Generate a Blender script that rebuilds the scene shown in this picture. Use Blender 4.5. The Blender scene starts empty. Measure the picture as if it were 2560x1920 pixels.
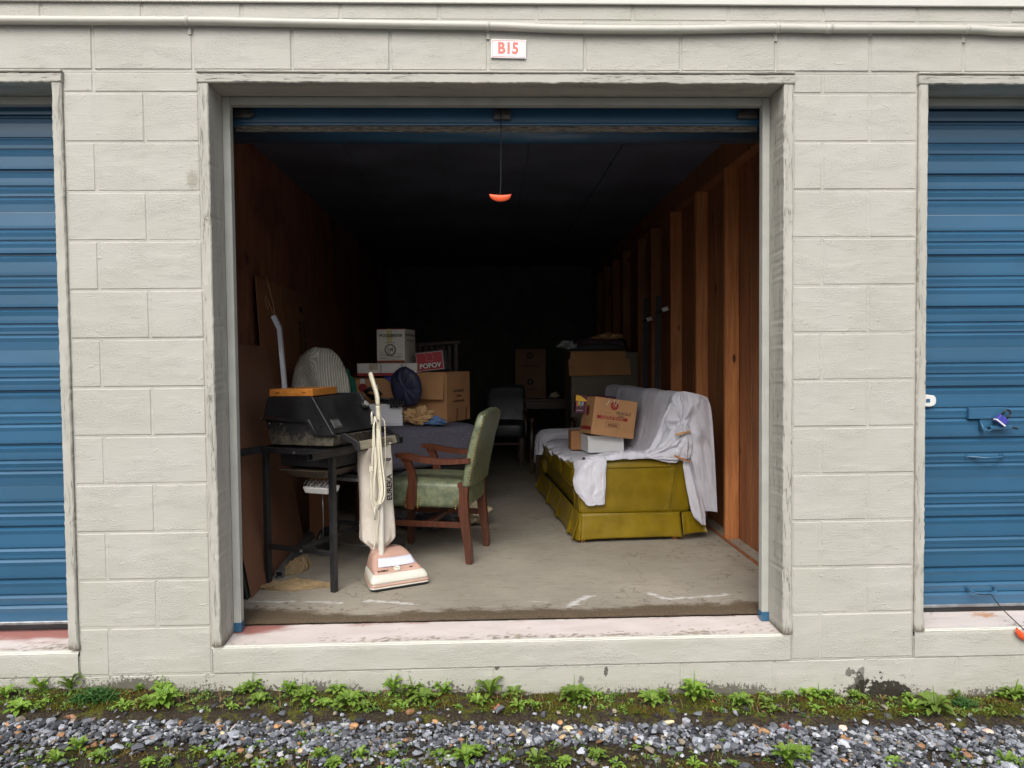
import bpy, bmesh, math, random
import numpy as np
from mathutils import Vector, Matrix, noise
PI = math.pi
R = math.radians
scene = bpy.context.scene
C = scene.collection
random.seed(7)

# ------------------------------------------------------------ camera, sky, sun, exposure
cam_d = bpy.data.cameras.new('camera'); cam = bpy.data.objects.new('camera', cam_d); C.objects.link(cam)
cam_d.sensor_fit = 'HORIZONTAL'; cam_d.sensor_width = 36.0; cam_d.lens = 36.0 * 1776 / 2560
cam_d.clip_start = 0.02; cam_d.clip_end = 600
_yaw, _pit, _rol = 0.03114, 0.03267, -0.0096
_F = Vector((math.sin(_yaw)*math.cos(_pit), math.cos(_yaw)*math.cos(_pit), -math.sin(_pit)))
_R = Vector((math.cos(_yaw), -math.sin(_yaw), 0)); _U = _R.cross(_F)
_R2 = _R*math.cos(_rol) + _U*math.sin(_rol); _U2 = -_R*math.sin(_rol) + _U*math.cos(_rol)
_m = Matrix((_R2, _U2, -_F)).transposed().to_4x4(); _m.translation = Vector((0, -3.0186, 1.1812))
cam.matrix_world = _m
scene.camera = cam

SUN_EL, SUN_AZ = R(46), R(196)          # soft overcast light from high in front of the wall
world = bpy.data.worlds.new('World'); scene.world = world; world.use_nodes = True
wn = world.node_tree; wn.nodes.clear()
sky = wn.nodes.new('ShaderNodeTexSky'); sky.sky_type = 'NISHITA'; sky.sun_disc = False
sky.sun_elevation = SUN_EL; sky.sun_rotation = SUN_AZ; sky.air_density = 1.2; sky.dust_density = 4.0; sky.ozone_density = 1.0
hs = wn.nodes.new('ShaderNodeHueSaturation'); hs.inputs['Saturation'].default_value = 0.4
bg = wn.nodes.new('ShaderNodeBackground'); bg.inputs['Strength'].default_value = 0.14
wo = wn.nodes.new('ShaderNodeOutputWorld')
# overcast luminance: brighter overhead than at the horizon, (1 + 2 sin h) / 3
tc_ = wn.nodes.new('ShaderNodeTexCoord'); sx_ = wn.nodes.new('ShaderNodeSeparateXYZ'); ma_ = wn.nodes.new('ShaderNodeMath'); ma_.operation = 'MULTIPLY_ADD'
mx_ = wn.nodes.new('ShaderNodeMath'); mx_.operation = 'MAXIMUM'; mx_.inputs[1].default_value = 0; vm_ = wn.nodes.new('ShaderNodeVectorMath'); vm_.operation = 'SCALE'
wn.links.new(tc_.outputs['Generated'], sx_.inputs[0]); wn.links.new(sx_.outputs[2], mx_.inputs[0]); wn.links.new(mx_.outputs[0], ma_.inputs[0]); ma_.inputs[1].default_value = 1.25; ma_.inputs[2].default_value = .62
wn.links.new(sky.outputs[0], hs.inputs['Color']); wn.links.new(hs.outputs[0], vm_.inputs[0]); wn.links.new(ma_.outputs[0], vm_.inputs['Scale']); wn.links.new(vm_.outputs[0], bg.inputs[0]); wn.links.new(bg.outputs[0], wo.inputs[0])
sun_d = bpy.data.lights.new('sun', 'SUN'); sun_d.energy = 1.2; sun_d.angle = R(50); sun_d.color = (1, .97, .93)
sun = bpy.data.objects.new('sun', sun_d); C.objects.link(sun)
_sd = Vector((math.sin(SUN_AZ)*math.cos(SUN_EL), math.cos(SUN_AZ)*math.cos(SUN_EL), math.sin(SUN_EL)))
sun.rotation_euler = _sd.to_track_quat('Z', 'Y').to_euler()
scene.view_settings.view_transform = 'Standard'; scene.view_settings.look = 'None'
scene.view_settings.gamma = 1; scene.view_settings.exposure = 0.27
scene.view_settings.use_curve_mapping = False
scene.render.engine = 'CYCLES'
scene.cycles.max_bounces = 10; scene.cycles.diffuse_bounces = 6; scene.cycles.glossy_bounces = 4
scene.cycles.use_denoising = True
scene.cycles.sample_clamp_indirect = 8

# ------------------------------------------------------------ node helpers
def nd(nt, typ, ins=None, **props):
    n = nt.nodes.new('ShaderNode' + typ)
    for k, v in props.items(): setattr(n, k, v)
    for k, v in (ins or {}).items():
        s = n.inputs[k]
        if isinstance(v, bpy.types.NodeSocket): nt.links.new(v, s)
        else: s.default_value = v
    return n
def mth(nt, op, a, b=0.0, c=None, clamp=False):
    d = {0: a, 1: b}
    if c is not None: d[2] = c
    return nd(nt, 'Math', d, operation=op, use_clamp=clamp).outputs[0]
def mixc(nt, f, a, b, mode='MIX'):
    n = nt.nodes.new('ShaderNodeMix'); n.data_type = 'RGBA'; n.blend_type = mode
    for s, v in ((n.inputs[0], f), (n.inputs[6], a), (n.inputs[7], b)):
        if isinstance(v, bpy.types.NodeSocket): nt.links.new(v, s)
        else: s.default_value = v if not isinstance(v, tuple) else (*v[:3], 1)
    return n.outputs[2]
def ramp(nt, f, lo, hi):
    n = nd(nt, 'MapRange', {0: f, 1: lo, 2: hi, 3: 0.0, 4: 1.0}); n.clamp = True; n.interpolation_type = 'SMOOTHSTEP'
    return n.outputs[0]
def coord(nt, scale=(1, 1, 1), obj=False, loc=(0, 0, 0)):
    if obj: s = nd(nt, 'TexCoord').outputs['Object']
    else: s = nd(nt, 'NewGeometry').outputs['Position']
    return nd(nt, 'Mapping', {'Vector': s, 'Scale': scale, 'Location': loc}).outputs[0]
def noi(nt, vec, scale, detail=4, rough=.55, dist=0.0):
    return nd(nt, 'TexNoise', {'Vector': vec, 'Scale': scale, 'Detail': detail, 'Roughness': rough, 'Distortion': dist}).outputs[0]
def newmat(name):
    m = bpy.data.materials.new(name); m.use_nodes = True; nt = m.node_tree
    return m, nt, nt.nodes['Principled BSDF']
def setb(nt, b, col=None, rough=None, metal=None, bump=None, strength=.3, dist=.002, spec=None, **kw):
    def put(s, v):
        if v is None: return
        if isinstance(v, bpy.types.NodeSocket): nt.links.new(v, b.inputs[s])
        else: b.inputs[s].default_value = (*v[:3], 1) if s == 'Base Color' else v
    put('Base Color', col); put('Roughness', rough); put('Metallic', metal); put('Specular IOR Level', spec)
    for k, v in kw.items(): put(k.replace('_', ' '), v)
    if bump is not None:
        bn = nd(nt, 'Bump', {'Height': bump, 'Strength': strength, 'Distance': dist})
        nt.links.new(bn.outputs[0], b.inputs['Normal'])
        return bn
def srgb(r, g, b):
    f = lambda c: (c/255/12.92) if c/255 <= .04045 else ((c/255+.055)/1.055)**2.4
    return (f(r), f(g), f(b))
def simple(name, col, rough=.6, metal=0, var=.15, vs=6, bump=.3, bs=80, bd=.001, stretch=(1, 1, 1), obj=True, spec=.5, col2=None, **kw):
    """colour with mottling, fine relief"""
    m, nt, b = newmat(name)
    v = coord(nt, stretch, obj)
    n1 = noi(nt, v, vs, 5, .6); n2 = noi(nt, v, bs, 4, .6)
    dark = tuple(c*(1-var) for c in col); light = tuple(min(1, c*(1+var)) for c in col)
    c = mixc(nt, ramp(nt, n1, .3, .7), dark, col2 or light)
    rr = nd(nt, 'MapRange', {0: n1, 1: .3, 2: .7, 3: max(0, rough-.08), 4: min(1, rough+.08)}).outputs[0]
    setb(nt, b, c, rr, metal, n2, bump, bd, spec, **kw)
    return m
def woodmat(name, c1, c2, axis=2, scale=1.0, rough=.6, knots=True, obj=True, bump=.25, dark=(.02, .008, .004)):
    m, nt, b = newmat(name)
    st = [9, 9, 9]; st[axis] = .5
    v = coord(nt, tuple(s*scale for s in st), obj)
    warp = noi(nt, coord(nt, (1.5*scale,)*3, obj), 1.2, 2)
    g = noi(nt, v, 3.0, 6, .65, 1.2)
    g2 = noi(nt, v, 14.0, 3, .6)
    c = mixc(nt, ramp(nt, g, .35, .65), c1, c2)
    c = mixc(nt, mth(nt, 'MULTIPLY', ramp(nt, g2, .45, .75), .4), c, tuple(x*.55 for x in c1))
    c = mixc(nt, mth(nt, 'MULTIPLY', ramp(nt, warp, .4, .7), .35), c, tuple(x*.6 for x in c1))
    if knots:
        st2 = [6, 6, 6]; st2[axis] = 2.2
        k = nd(nt, 'TexVoronoi', {'Vector': coord(nt, tuple(s*scale for s in st2), obj), 'Scale': .9}).outputs['Distance']
        c = mixc(nt, ramp(nt, mth(nt, 'ADD', k, mth(nt, 'MULTIPLY', g, .05)), .13, .07), c, dark)
    setb(nt, b, c, rough, 0, g2, bump, .0008)
    return m

# ------------------------------------------------------------ mesh helpers
class MB:
    """collects shapes and links them as one mesh object"""
    def __init__(s): s.bm = bmesh.new()
    def _xf(s, vs, M):
        if M is not None: bmesh.ops.transform(s.bm, matrix=M, verts=vs)
        return vs
    def box(s, x0, x1, y0, y1, z0, z1, bev=0, M=None, seg=1):
        vs = bmesh.ops.create_cube(s.bm, size=1)['verts']
        bmesh.ops.transform(s.bm, matrix=Matrix.Translation(((x0+x1)/2, (y0+y1)/2, (z0+z1)/2)) @ Matrix.Diagonal((abs(x1-x0), abs(y1-y0), abs(z1-z0), 1)), verts=vs)
        if bev:
            es = list({e for v in vs for e in v.link_edges})
            r = bmesh.ops.bevel(s.bm, geom=es, offset=bev, segments=seg, affect='EDGES', profile=.5)
            vs = list(set(vs_ for f in r['faces'] for vs_ in f.verts) | {v for v in vs if v.is_valid})
        return s._xf(vs, M)
    def hexa(s, P, bev=0, seg=1):
        """8 corners: bottom 4 ccw, top 4 ccw"""
        vs = [s.bm.verts.new(p) for p in P]
        fs = [s.bm.faces.new([vs[i] for i in f]) for f in ((3, 2, 1, 0), (4, 5, 6, 7), (0, 1, 5, 4), (1, 2, 6, 5), (2, 3, 7, 6), (3, 0, 4, 7))]
        if bev:
            es = list({e for v in vs for e in v.link_edges})
            bmesh.ops.bevel(s.bm, geom=es, offset=bev, segments=seg, affect='EDGES', profile=.5)
    def beam(s, a, b, w, d, up=(0, 0, 1), bev=0, w2=None, d2=None):
        """box bar from a to b, w across, d along up"""
        a, b = Vector(a), Vector(b); t = (b-a).normalized(); u = Vector(up)
        sd = t.cross(u).normalized(); u = sd.cross(t).normalized()
        w2 = w2 or w; d2 = d2 or d
        P = []
        for (p, ww, dd) in ((a, w, d), (b, w2, d2)):
            P += [p - sd*ww/2 - u*dd/2, p + sd*ww/2 - u*dd/2, p + sd*ww/2 + u*dd/2, p - sd*ww/2 + u*dd/2]
        s.hexa(P, bev)
    def tube(s, pts, r, n=8, cap=True, rz=None, closed=False):
        pts = [Vector(p) for p in pts]; k = len(pts)
        rs = r if isinstance(r, (list, tuple)) else [r]*k
        rings = []; prev = None
        for i, p in enumerate(pts):
            t = (pts[min(i+1, k-1)] - pts[max(i-1, 0)]).normalized()
            if prev is None:
                a = Vector((0, 0, 1)) if abs(t.z) < .9 else Vector((1, 0, 0))
                nrm = t.cross(a).normalized()
            else:
                nrm = (prev - t*prev.dot(t)).normalized()
            prev = nrm; bn = t.cross(nrm)
            rings.append([s.bm.verts.new(p + (nrm*math.cos(2*PI*j/n) + bn*math.sin(2*PI*j/n)*(rz or 1))*rs[i]) for j in range(n)])
        for i in range(k-1):
            for j in range(n):
                f = s.bm.faces.new((rings[i][j], rings[i][(j+1) % n], rings[i+1][(j+1) % n], rings[i+1][j])); f.smooth = True
        if cap:
            s.bm.faces.new(list(reversed(rings[0]))); s.bm.faces.new(rings[-1])
    def cyl(s, a, b, r, n=16, r2=None):
        s.tube([a, b], [r, r2 or r], n)
    def lathe(s, prof, n=20, M=None):
        rings = []; new = []
        for (r, z) in prof:
            ring = [s.bm.verts.new((r*math.cos(2*PI*j/n), r*math.sin(2*PI*j/n), z)) for j in range(n)]; rings.append(ring); new += ring
        for i in range(len(rings)-1):
            for j in range(n):
                f = s.bm.faces.new((rings[i][j], rings[i][(j+1) % n], rings[i+1][(j+1) % n], rings[i+1][j])); f.smooth = True
        s.bm.faces.new(list(reversed(rings[0]))); s.bm.faces.new(rings[-1])
        return s._xf(new, M)
    def prism(s, poly, M, depth, bev=0, seg=1):
        """2-D outline (x,y) pushed along +z by depth, then M"""
        a = [s.bm.verts.new((x, y, 0)) for x, y in poly]; b = [s.bm.verts.new((x, y, depth)) for x, y in poly]
        n = len(poly)
        f = [s.bm.faces.new(list(reversed(a))), s.bm.faces.new(b)] + [s.bm.faces.new((a[i], a[(i+1) % n], b[(i+1) % n], b[i])) for i in range(n)]
        vs = a + b
        if bev:
            es = list({e for v in vs for e in v.link_edges})
            r = bmesh.ops.bevel(s.bm, geom=es, offset=bev, segments=seg, affect='EDGES', profile=.5)
            vs = list({v for ff in r['faces'] for v in ff.verts} | {v for v in vs if v.is_valid})
        return s._xf(vs, M)
    def grid(s, nu, nv, fn, smooth=True, closeu=False):
        V = [[s.bm.verts.new(fn(i/nu, j/nv)) for j in range(nv+1)] for i in range(nu if closeu else nu+1)]
        N = len(V)
        for i in range(nu):
            for j in range(nv):
                f = s.bm.faces.new((V[i][j], V[(i+1) % N][j], V[(i+1) % N][j+1], V[i][j+1])); f.smooth = smooth
        return V
    def build(s, name, mat, parent=None, smooth=None, loc=None, rot=None, solid=0, sub=0, flip=False):
        bmesh.ops.recalc_face_normals(s.bm, faces=s.bm.faces)
        if smooth is not None:
            for f in s.bm.faces: f.smooth = smooth
        me = bpy.data.meshes.new(name); s.bm.to_mesh(me); s.bm.free()
        return link(name, me, mat, parent, loc, rot, solid, sub)
def link(name, me, mat, parent=None, loc=None, rot=None, solid=0, sub=0):
    o = bpy.data.objects.new(name, me); C.objects.link(o)
    if not me.materials:
        for mm in (mat if isinstance(mat, (list, tuple)) else [mat]): me.materials.append(mm)
    if parent: o.parent = parent
    if loc: o.location = loc
    if rot: o.rotation_euler = rot
    if solid:
        md = o.modifiers.new('thickness', 'SOLIDIFY'); md.thickness = solid; md.offset = 0
    if sub:
        md = o.modifiers.new('smooth', 'SUBSURF'); md.levels = sub; md.render_levels = sub
    return o
def thing(name, label, cat, loc=(0, 0, 0), rotz=0, group=None):
    o = bpy.data.objects.new(name, None); C.objects.link(o); o.empty_display_size = .1
    o.location = loc; o.rotation_euler = (0, 0, rotz); return tag(o, label, cat, group)
def tag(o, label, cat, group=None):
    o['label'] = label; o['category'] = cat
    if group: o['group'] = group
    return o
def struct(o): o['kind'] = 'structure'; return o
def stuff(o, label=None, cat=None):
    o['kind'] = 'stuff'
    if label: o['label'] = label
    if cat: o['category'] = cat
    return o
def text(body, size, mat, parent, loc, rot=(PI/2, 0, 0), align='CENTER', depth=.0004, bold=0.0, shear=0, sx=1.0, name='lettering', space=1.0, M=None):
    cu = bpy.data.curves.new('t', 'FONT'); cu.body = body; cu.size = size; cu.align_x = align; cu.align_y = 'CENTER'
    cu.extrude = depth; cu.offset = bold; cu.shear = shear; cu.resolution_u = 3; cu.space_character = space
    o = bpy.data.objects.new('t', cu); C.objects.link(o)
    me = bpy.data.meshes.new_from_object(o); bpy.data.objects.remove(o); bpy.data.curves.remove(cu)
    me.transform(Matrix.Diagonal((sx, 1, 1, 1)))
    if M is not None: me.transform(M)
    me.name = name; me.materials.clear()
    r = link(name, me, mat, parent, loc, rot)
    return r
def fbm(x, y, z=0.0, o=4):
    return noise.fractal(Vector((x, y, z)), 1.0, 2.0, o)
def attr_mesh(me, name, vals):
    a = me.attributes.new(name, 'FLOAT', 'POINT'); a.data.foreach_set('value', np.asarray(vals, dtype=np.float32))
def gridmesh(name, xs, ys, fn):
    """sheet over arrays xs, ys; fn(x,y)->(px,py,pz)"""
    P = [fn(x, y) for y in ys for x in xs]; nx = len(xs)
    F = [(j*nx+i, j*nx+i+1, (j+1)*nx+i+1, (j+1)*nx+i) for j in range(len(ys)-1) for i in range(nx-1)]
    me = bpy.data.meshes.new(name); me.from_pydata(P, [], F); me.polygons.foreach_set('use_smooth', [True]*len(F)); me.update()
    return me
def sst(x, a, b):
    t = max(0.0, min(1.0, (x-a)/(b-a))) if a != b else float(x > a); return t*t*(3-2*t)
# ------------------------------------------------------------ materials of the building
def painted_block(name='painted_concrete_block', joints=True):
    m, nt, b = newmat(name)
    P = nd(nt, 'NewGeometry').outputs['Position']
    sep = nd(nt, 'SeparateXYZ', {0: P}); X, Y, Z = sep.outputs
    big = noi(nt, coord(nt, (1, 1, 1)), 2.2, 3)
    brush = noi(nt, coord(nt, (6, 6, 60)), 2.0, 6, .65, .6)
    fine = noi(nt, coord(nt, (40, 40, 90)), 2.4, 5, .7)
    lump = noi(nt, coord(nt, (14, 14, 30)), 1.6, 3, .6, .8)
    pit = nd(nt, 'TexVoronoi', {'Vector': coord(nt, (30, 30, 45)), 'Scale': 1.4}).outputs['Distance']
    rg = ramp(nt, noi(nt, coord(nt, (3, 3, 6)), 1.3, 2), .42, .62)
    h = mth(nt, 'ADD', mth(nt, 'MULTIPLY', brush, .6), mth(nt, 'MULTIPLY', fine, mth(nt, 'ADD', .5, mth(nt, 'MULTIPLY', rg, 1.1))))
    h = mth(nt, 'ADD', h, mth(nt, 'MULTIPLY', ramp(nt, lump, .62, .75), .8))
    h = mth(nt, 'ADD', h, mth(nt, 'MULTIPLY', ramp(nt, pit, .14, .02), -1.1))
    # lumpy paint along the head joints
    fx = mth(nt, 'SUBTRACT', mth(nt, 'FRACT', mth(nt, 'ADD', mth(nt, 'DIVIDE', mth(nt, 'ADD', X, 1.619), .2032), 20.5)), .5)
    near = ramp(nt, mth(nt, 'ABSOLUTE', fx), .10, .0)
    drip = noi(nt, coord(nt, (60, 60, 75)), 1.6, 5, .7, .8)
    h = mth(nt, 'ADD', h, mth(nt, 'MULTIPLY', mth(nt, 'MULTIPLY', near, ramp(nt, noi(nt, coord(nt, (4, 4, 7)), 1.3, 2), .35, .6)), mth(nt, 'MULTIPLY', drip, 1.1 if joints else 0.0)))
    h = mth(nt, 'ADD', h, mth(nt, 'MULTIPLY', ramp(nt, mth(nt, 'ADD', Z, mth(nt, 'MULTIPLY', lump, .05)), -.118, -.110), 1.0))
    base = srgb(181, 179, 171); warm = srgb(176, 175, 165)
    c = mixc(nt, ramp(nt, big, .35, .65), base, warm)
    c = mixc(nt, mth(nt, 'MULTIPLY', ramp(nt, pit, .10, .03), .25), c, (.2, .19, .16))
    # mould and splash dirt near the ground
    up = mth(nt, 'ADD', Z, mth(nt, 'MULTIPLY', X, .033))
    low = ramp(nt, up, -.13, -.27)
    regn = ramp(nt, noi(nt, coord(nt, (1.6, 0, 0)), 1.0, 2), .38, .62)
    sp = noi(nt, coord(nt, (55, 55, 45)), 1.5, 6, .75)
    sp2 = noi(nt, coord(nt, (9, 9, 11)), 1.0, 4, .7)
    th = mth(nt, 'ADD', sp, mth(nt, 'MULTIPLY', sp2, .5))
    amt = mth(nt, 'MULTIPLY', low, mth(nt, 'ADD', .25, regn))
    mask = ramp(nt, mth(nt, 'ADD', th, mth(nt, 'MULTIPLY', amt, .42)), 1.0, 1.08)
    v1 = nd(nt, 'TexVoronoi', {'Vector': coord(nt, (1, 1, 1)), 'Scale': 62.0}).outputs['Distance']
    v2 = nd(nt, 'TexVoronoi', {'Vector': coord(nt, (1, 1, 1)), 'Scale': 26.0}).outputs['Distance']
    band = mth(nt, 'MULTIPLY', ramp(nt, up, -.14, -.25), ramp(nt, noi(nt, coord(nt, (2.2, 2.2, 7)), 1.0, 4, .7), .42, .62))
    dots = mth(nt, 'MAXIMUM', ramp(nt, mth(nt, 'SUBTRACT', v1, mth(nt, 'MULTIPLY', band, .50)), .0, -.08), ramp(nt, mth(nt, 'SUBTRACT', v2, mth(nt, 'MULTIPLY', mth(nt, 'MULTIPLY', band, sp), .55)), .0, -.06))
    mask = mth(nt, 'MAXIMUM', mask, dots)
    mask = mth(nt, 'MULTIPLY', mask, ramp(nt, up, -.135, -.15))
    c = mixc(nt, mth(nt, 'MULTIPLY', mask, .88), c, (.030, .025, .018))
    c = mixc(nt, mth(nt, 'MULTIPLY', low, .30), c, (.30, .29, .22))
    # moss blot on the pier foot
    sp3 = noi(nt, coord(nt, (16, 16, 18)), 1.5, 5, .7)
    for (bx, bz, rx, rz, k) in ((1.71, -.285, .13, .055, 1), (1.60, -.26, .05, .05, .8), (1.615, -.19, .018, .02, .6), (1.56, -.195, .02, .016, .7), (1.47, -.30, .03, .03, .7), (.49, -.165, .010, .018, .8), (.38, -.205, .012, .018, .6), (.02, -.142, .010, .007, .8)):
        dx = mth(nt, 'DIVIDE', mth(nt, 'SUBTRACT', X, bx), rx); dz = mth(nt, 'DIVIDE', mth(nt, 'SUBTRACT', Z, bz), rz)
        d = mth(nt, 'SQRT', mth(nt, 'ADD', mth(nt, 'MULTIPLY', dx, dx), mth(nt, 'MULTIPLY', dz, dz)))
        d = mth(nt, 'ADD', d, mth(nt, 'MULTIPLY', mth(nt, 'SUBTRACT', sp3, .5), 4.5))
        d = mth(nt, 'ADD', d, mth(nt, 'MULTIPLY', mth(nt, 'SUBTRACT', sp, .5), 1.2))
        d = mth(nt, 'ADD', d, mth(nt, 'MULTIPLY', mth(nt, 'SUBTRACT', sp2, .5), 1.5))
        c = mixc(nt, mth(nt, 'MULTIPLY', ramp(nt, d, 1.05, .9), k*.97), c, (.022, .019, .012))
    # grey smudge high on the left pier
    dx = mth(nt, 'DIVIDE', mth(nt, 'ADD', X, 1.225), .035); dz = mth(nt, 'DIVIDE', mth(nt, 'SUBTRACT', Z, 1.945), .05)
    d = mth(nt, 'ADD', mth(nt, 'SQRT', mth(nt, 'ADD', mth(nt, 'MULTIPLY', dx, dx), mth(nt, 'MULTIPLY', dz, dz))), mth(nt, 'MULTIPLY', mth(nt, 'SUBTRACT', sp, .5), 2))
    c = mixc(nt, mth(nt, 'MULTIPLY', ramp(nt, d, 1.1, .3), .6), c, (.22, .2, .15))
    h = mth(nt, 'ADD', h, mth(nt, 'MULTIPLY', noi(nt, coord(nt, (1, 1, 1)), 150.0, 2, .5), mth(nt, 'ADD', .35, mth(nt, 'MULTIPLY', rg, .9))))
    setb(nt, b, c, .62, 0, h, .55, .0035, .35)
    return m
def cracked_paint(name, axis=2, col=srgb(180, 178, 168), wear=1.0):
    """old exterior paint over timber: long splits along the grain, chips to grey wood"""
    m, nt, b = newmat(name)
    st = [60, 60, 60]; st[axis] = 4.5
    g = noi(nt, coord(nt, tuple(st)), 2.0, 6, .7, 1.3)
    st2 = [12, 12, 12]; st2[axis] = 1.4
    patch = noi(nt, coord(nt, tuple(st2)), 1.2, 3, .6, .5)
    crack = mth(nt, 'MULTIPLY', ramp(nt, g, .56, .63), ramp(nt, patch, .47-.1*wear, .66-.1*wear))
    c = mixc(nt, ramp(nt, patch, .3, .7), col, tuple(x*.88 for x in col))
    c = mixc(nt, mth(nt, 'MULTIPLY', crack, .75), c, srgb(118, 113, 100))
    Z = nd(nt, 'SeparateXYZ', {0: nd(nt, 'NewGeometry').outputs['Position']}).outputs[2]
    foot = ramp(nt, mth(nt, 'ADD', Z, mth(nt, 'MULTIPLY', g, .12)), .075, .045)
    c = mixc(nt, mth(nt, 'MULTIPLY', foot, .8 if axis == 2 else 0), c, srgb(88, 76, 60))
    h = mth(nt, 'SUBTRACT', mth(nt, 'MULTIPLY', g, .5), mth(nt, 'MULTIPLY', crack, 1.2))
    setb(nt, b, c, .65, 0, h, .75, .0026, .3)
    return m
def smooth_paint(name, col, rough=.5, streak=2):
    m, nt, b = newmat(name)
    st = [30, 30, 30]; st[streak] = 1.5
    g = noi(nt, coord(nt, tuple(st)), 1.5, 5, .6)
    n = noi(nt, coord(nt, (4, 4, 4)), 2, 4)
    c = mixc(nt, ramp(nt, n, .3, .7), col, tuple(x*.86 for x in col))
    c = mixc(nt, mth(nt, 'MULTIPLY', ramp(nt, g, .6, .72), .35), c, tuple(x*.6 for x in col))
    setb(nt, b, c, rough, 0, g, .35, .0015, .4)
    return m
M_block = painted_block()
M_curb = painted_block('painted_concrete_curb', False)
M_frame = cracked_paint('cracked_frame_paint')
M_frame_h = cracked_paint('cracked_header_paint', axis=0, wear=.9)
M_stop = smooth_paint('stop_paint', srgb(178, 179, 172))
M_stop_h = smooth_paint('stop_paint_header', srgb(170, 170, 162), streak=0)
M_pipe = simple('conduit_paint', srgb(188, 186, 176), .42, var=.05, bump=.3, bs=60)
M_fascia = simple('fascia_paint', srgb(205, 204, 196), .5, var=.04, bs=30, bump=.1)
M_white = simple('white_plastic', (.72, .72, .70), .4, var=.06, bump=.05)
M_black = simple('black_plastic', (.012, .012, .013), .45, var=.3, bump=.1)
M_galv = simple('galvanised_steel', (.36, .37, .38), .38, .9, var=.25, vs=20, bump=.05)
M_orange = simple('orange_plastic', (.95, .13, .045), .38, var=.05, bump=.05)
M_cord = simple('black_cord', (.015, .015, .017), .8, var=.3, bs=400, bump=.6)

def door_paint(name, col):
    m, nt, b = newmat(name)
    n = noi(nt, coord(nt, (1.2, 1.2, 3)), 1.5, 4)
    f = noi(nt, coord(nt, (60, 60, 90)), 2, 3)
    g = noi(nt, coord(nt, (2, 20, 20)), 2, 5, .7)
    c = mixc(nt, ramp(nt, n, .3, .7), col, tuple(x*.8 for x in col))
    c = mixc(nt, mth(nt, 'MULTIPLY', ramp(nt, g, .6, .8), .25), c, (.12, .17, .22))
    setb(nt, b, c, nd(nt, 'MapRange', {0: n, 3: .26, 4: .4}).outputs[0], 0, mth(nt, 'ADD', f, mth(nt, 'MULTIPLY', n, 3)), .12, .001, .5)
    b.inputs['Coat Weight'].default_value = .35; b.inputs['Coat Roughness'].default_value = .12
    return m
M_blue = door_paint('blue_door_paint', srgb(50, 96, 128))

# ------------------------------------------------------------ the building: every block its own part
bld = thing('storage_building', 'cream painted concrete block storage building with the open bay in the middle', 'building')
B = .2032; ZB = -.135                     # course height, height of the lowest curb joint
GX = [-1.619 + .4064*i for i in range(-6, 16)]
XL, XR = -3.6, 4.0
core = MB()
# core behind the blocks (mortar plane) round the openings
for (x0, x1, z0, z1) in ((-1.745, -1.191, -.75, 2.386), (1.301, 1.842, -.75, 2.386), (XL, XR, 2.386, 2.86), (XL, -1.745, -.75, -.05), (-1.191, 1.301, -.75, -.03), (1.842, XR, -.75, -.04)):
    core.box(x0+.001, x1-.001, .0027, .19, z0, z1-.001)
core.box(XL, -3.3, .0035, .19, -.75, 2.4); core.box(3.45, XR, .0035, .19, -.75, 2.4)
core.build('wall_core', M_block, bld)
_blk = {}
def block(x0, x1, z0, z1, proud=0.0):
    w, h = round(x1-x0, 3), round(z1-z0, 3)
    k = (w, h)
    if k not in _blk:
        b = MB(); g = .0036
        b.box(-w/2+g, w/2-g, 0, .03, -h/2+g*.8, h/2-g*.8, bev=.0048)
        me = bpy.data.meshes.new('block'); b.bm.to_mesh(me); b.bm.free(); me.materials.append(M_block); _blk[k] = me
    o = link('block', _blk[k], None, bld, ((x0+x1)/2 + random.uniform(-.0008, .0008), -proud + random.uniform(-.0007, .0012), (z0+z1)/2))
    o.rotation_euler = (random.uniform(-.004, .004), random.uniform(-.0015, .0015), random.uniform(-.002, .002))
def course(z0, z1, x0, x1, off, proud=0.0):
    js = [x0] + [g+off for g in GX if x0+.03 < g+off < x1-.03] + [x1]
    for a, b in zip(js, js[1:]): block(a, b, z0, z1, proud)
for k in range(0, 13):                     # rows between joint k-1 and k
    z0 = ZB + (12-k)*B; z1 = z0 + B
    if k == 0: z1 = 2.388
    course(z0, z1, -1.745, -1.191, 0 if k % 2 == 0 else .2032)
    course(z0, z1, 1.301, 1.842, .2032 if k % 2 == 0 else 0)
course(2.394, 2.603, -3.3, 3.6, 0, .002)
course(2.603, 2.806, -3.3, 3.6, .2032)
for z1_, x0_, x1_ in ((ZB, -3.3, 3.6),):
    course(z1_-B, z1_, x0_, x1_, 0)
    course(z1_-2*B, z1_-B, x0_, x1_, .2032)
# poured curbs below the three openings (front face and pink sloping sill)
def sill_mat():
    m, nt, b = newmat('worn_sill_paint')
    a = nd(nt, 'Attribute'); a.attribute_name = 'pink'; d = nd(nt, 'Attribute'); d.attribute_name = 'dirt'; e = nd(nt, 'Attribute'); e.attribute_name = 'edge'
    f = noi(nt, coord(nt, (30, 30, 30)), 2, 5, .7); n = noi(nt, coord(nt, (3, 9, 3)), 1.5, 4)
    c = mixc(nt, ramp(nt, n, .3, .7), srgb(206, 196, 192), srgb(196, 186, 180))
    c = mixc(nt, a.outputs['Fac'], c, srgb(150, 96, 88))
    c = mixc(nt, d.outputs['Fac'], c, mixc(nt, ramp(nt, f, .4, .6), (.10, .08, .05), (.3, .25, .17)))
    ru = nd(nt, 'Attribute'); ru.attribute_name = 'rust'
    c = mixc(nt, ru.outputs['Fac'], c, srgb(176, 118, 66))
    c = mixc(nt, e.outputs['Fac'], c, srgb(214, 213, 200))
    setb(nt, b, c, .6, 0, f, .5, .002, .35)
    return m
M_sill = sill_mat()
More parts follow.
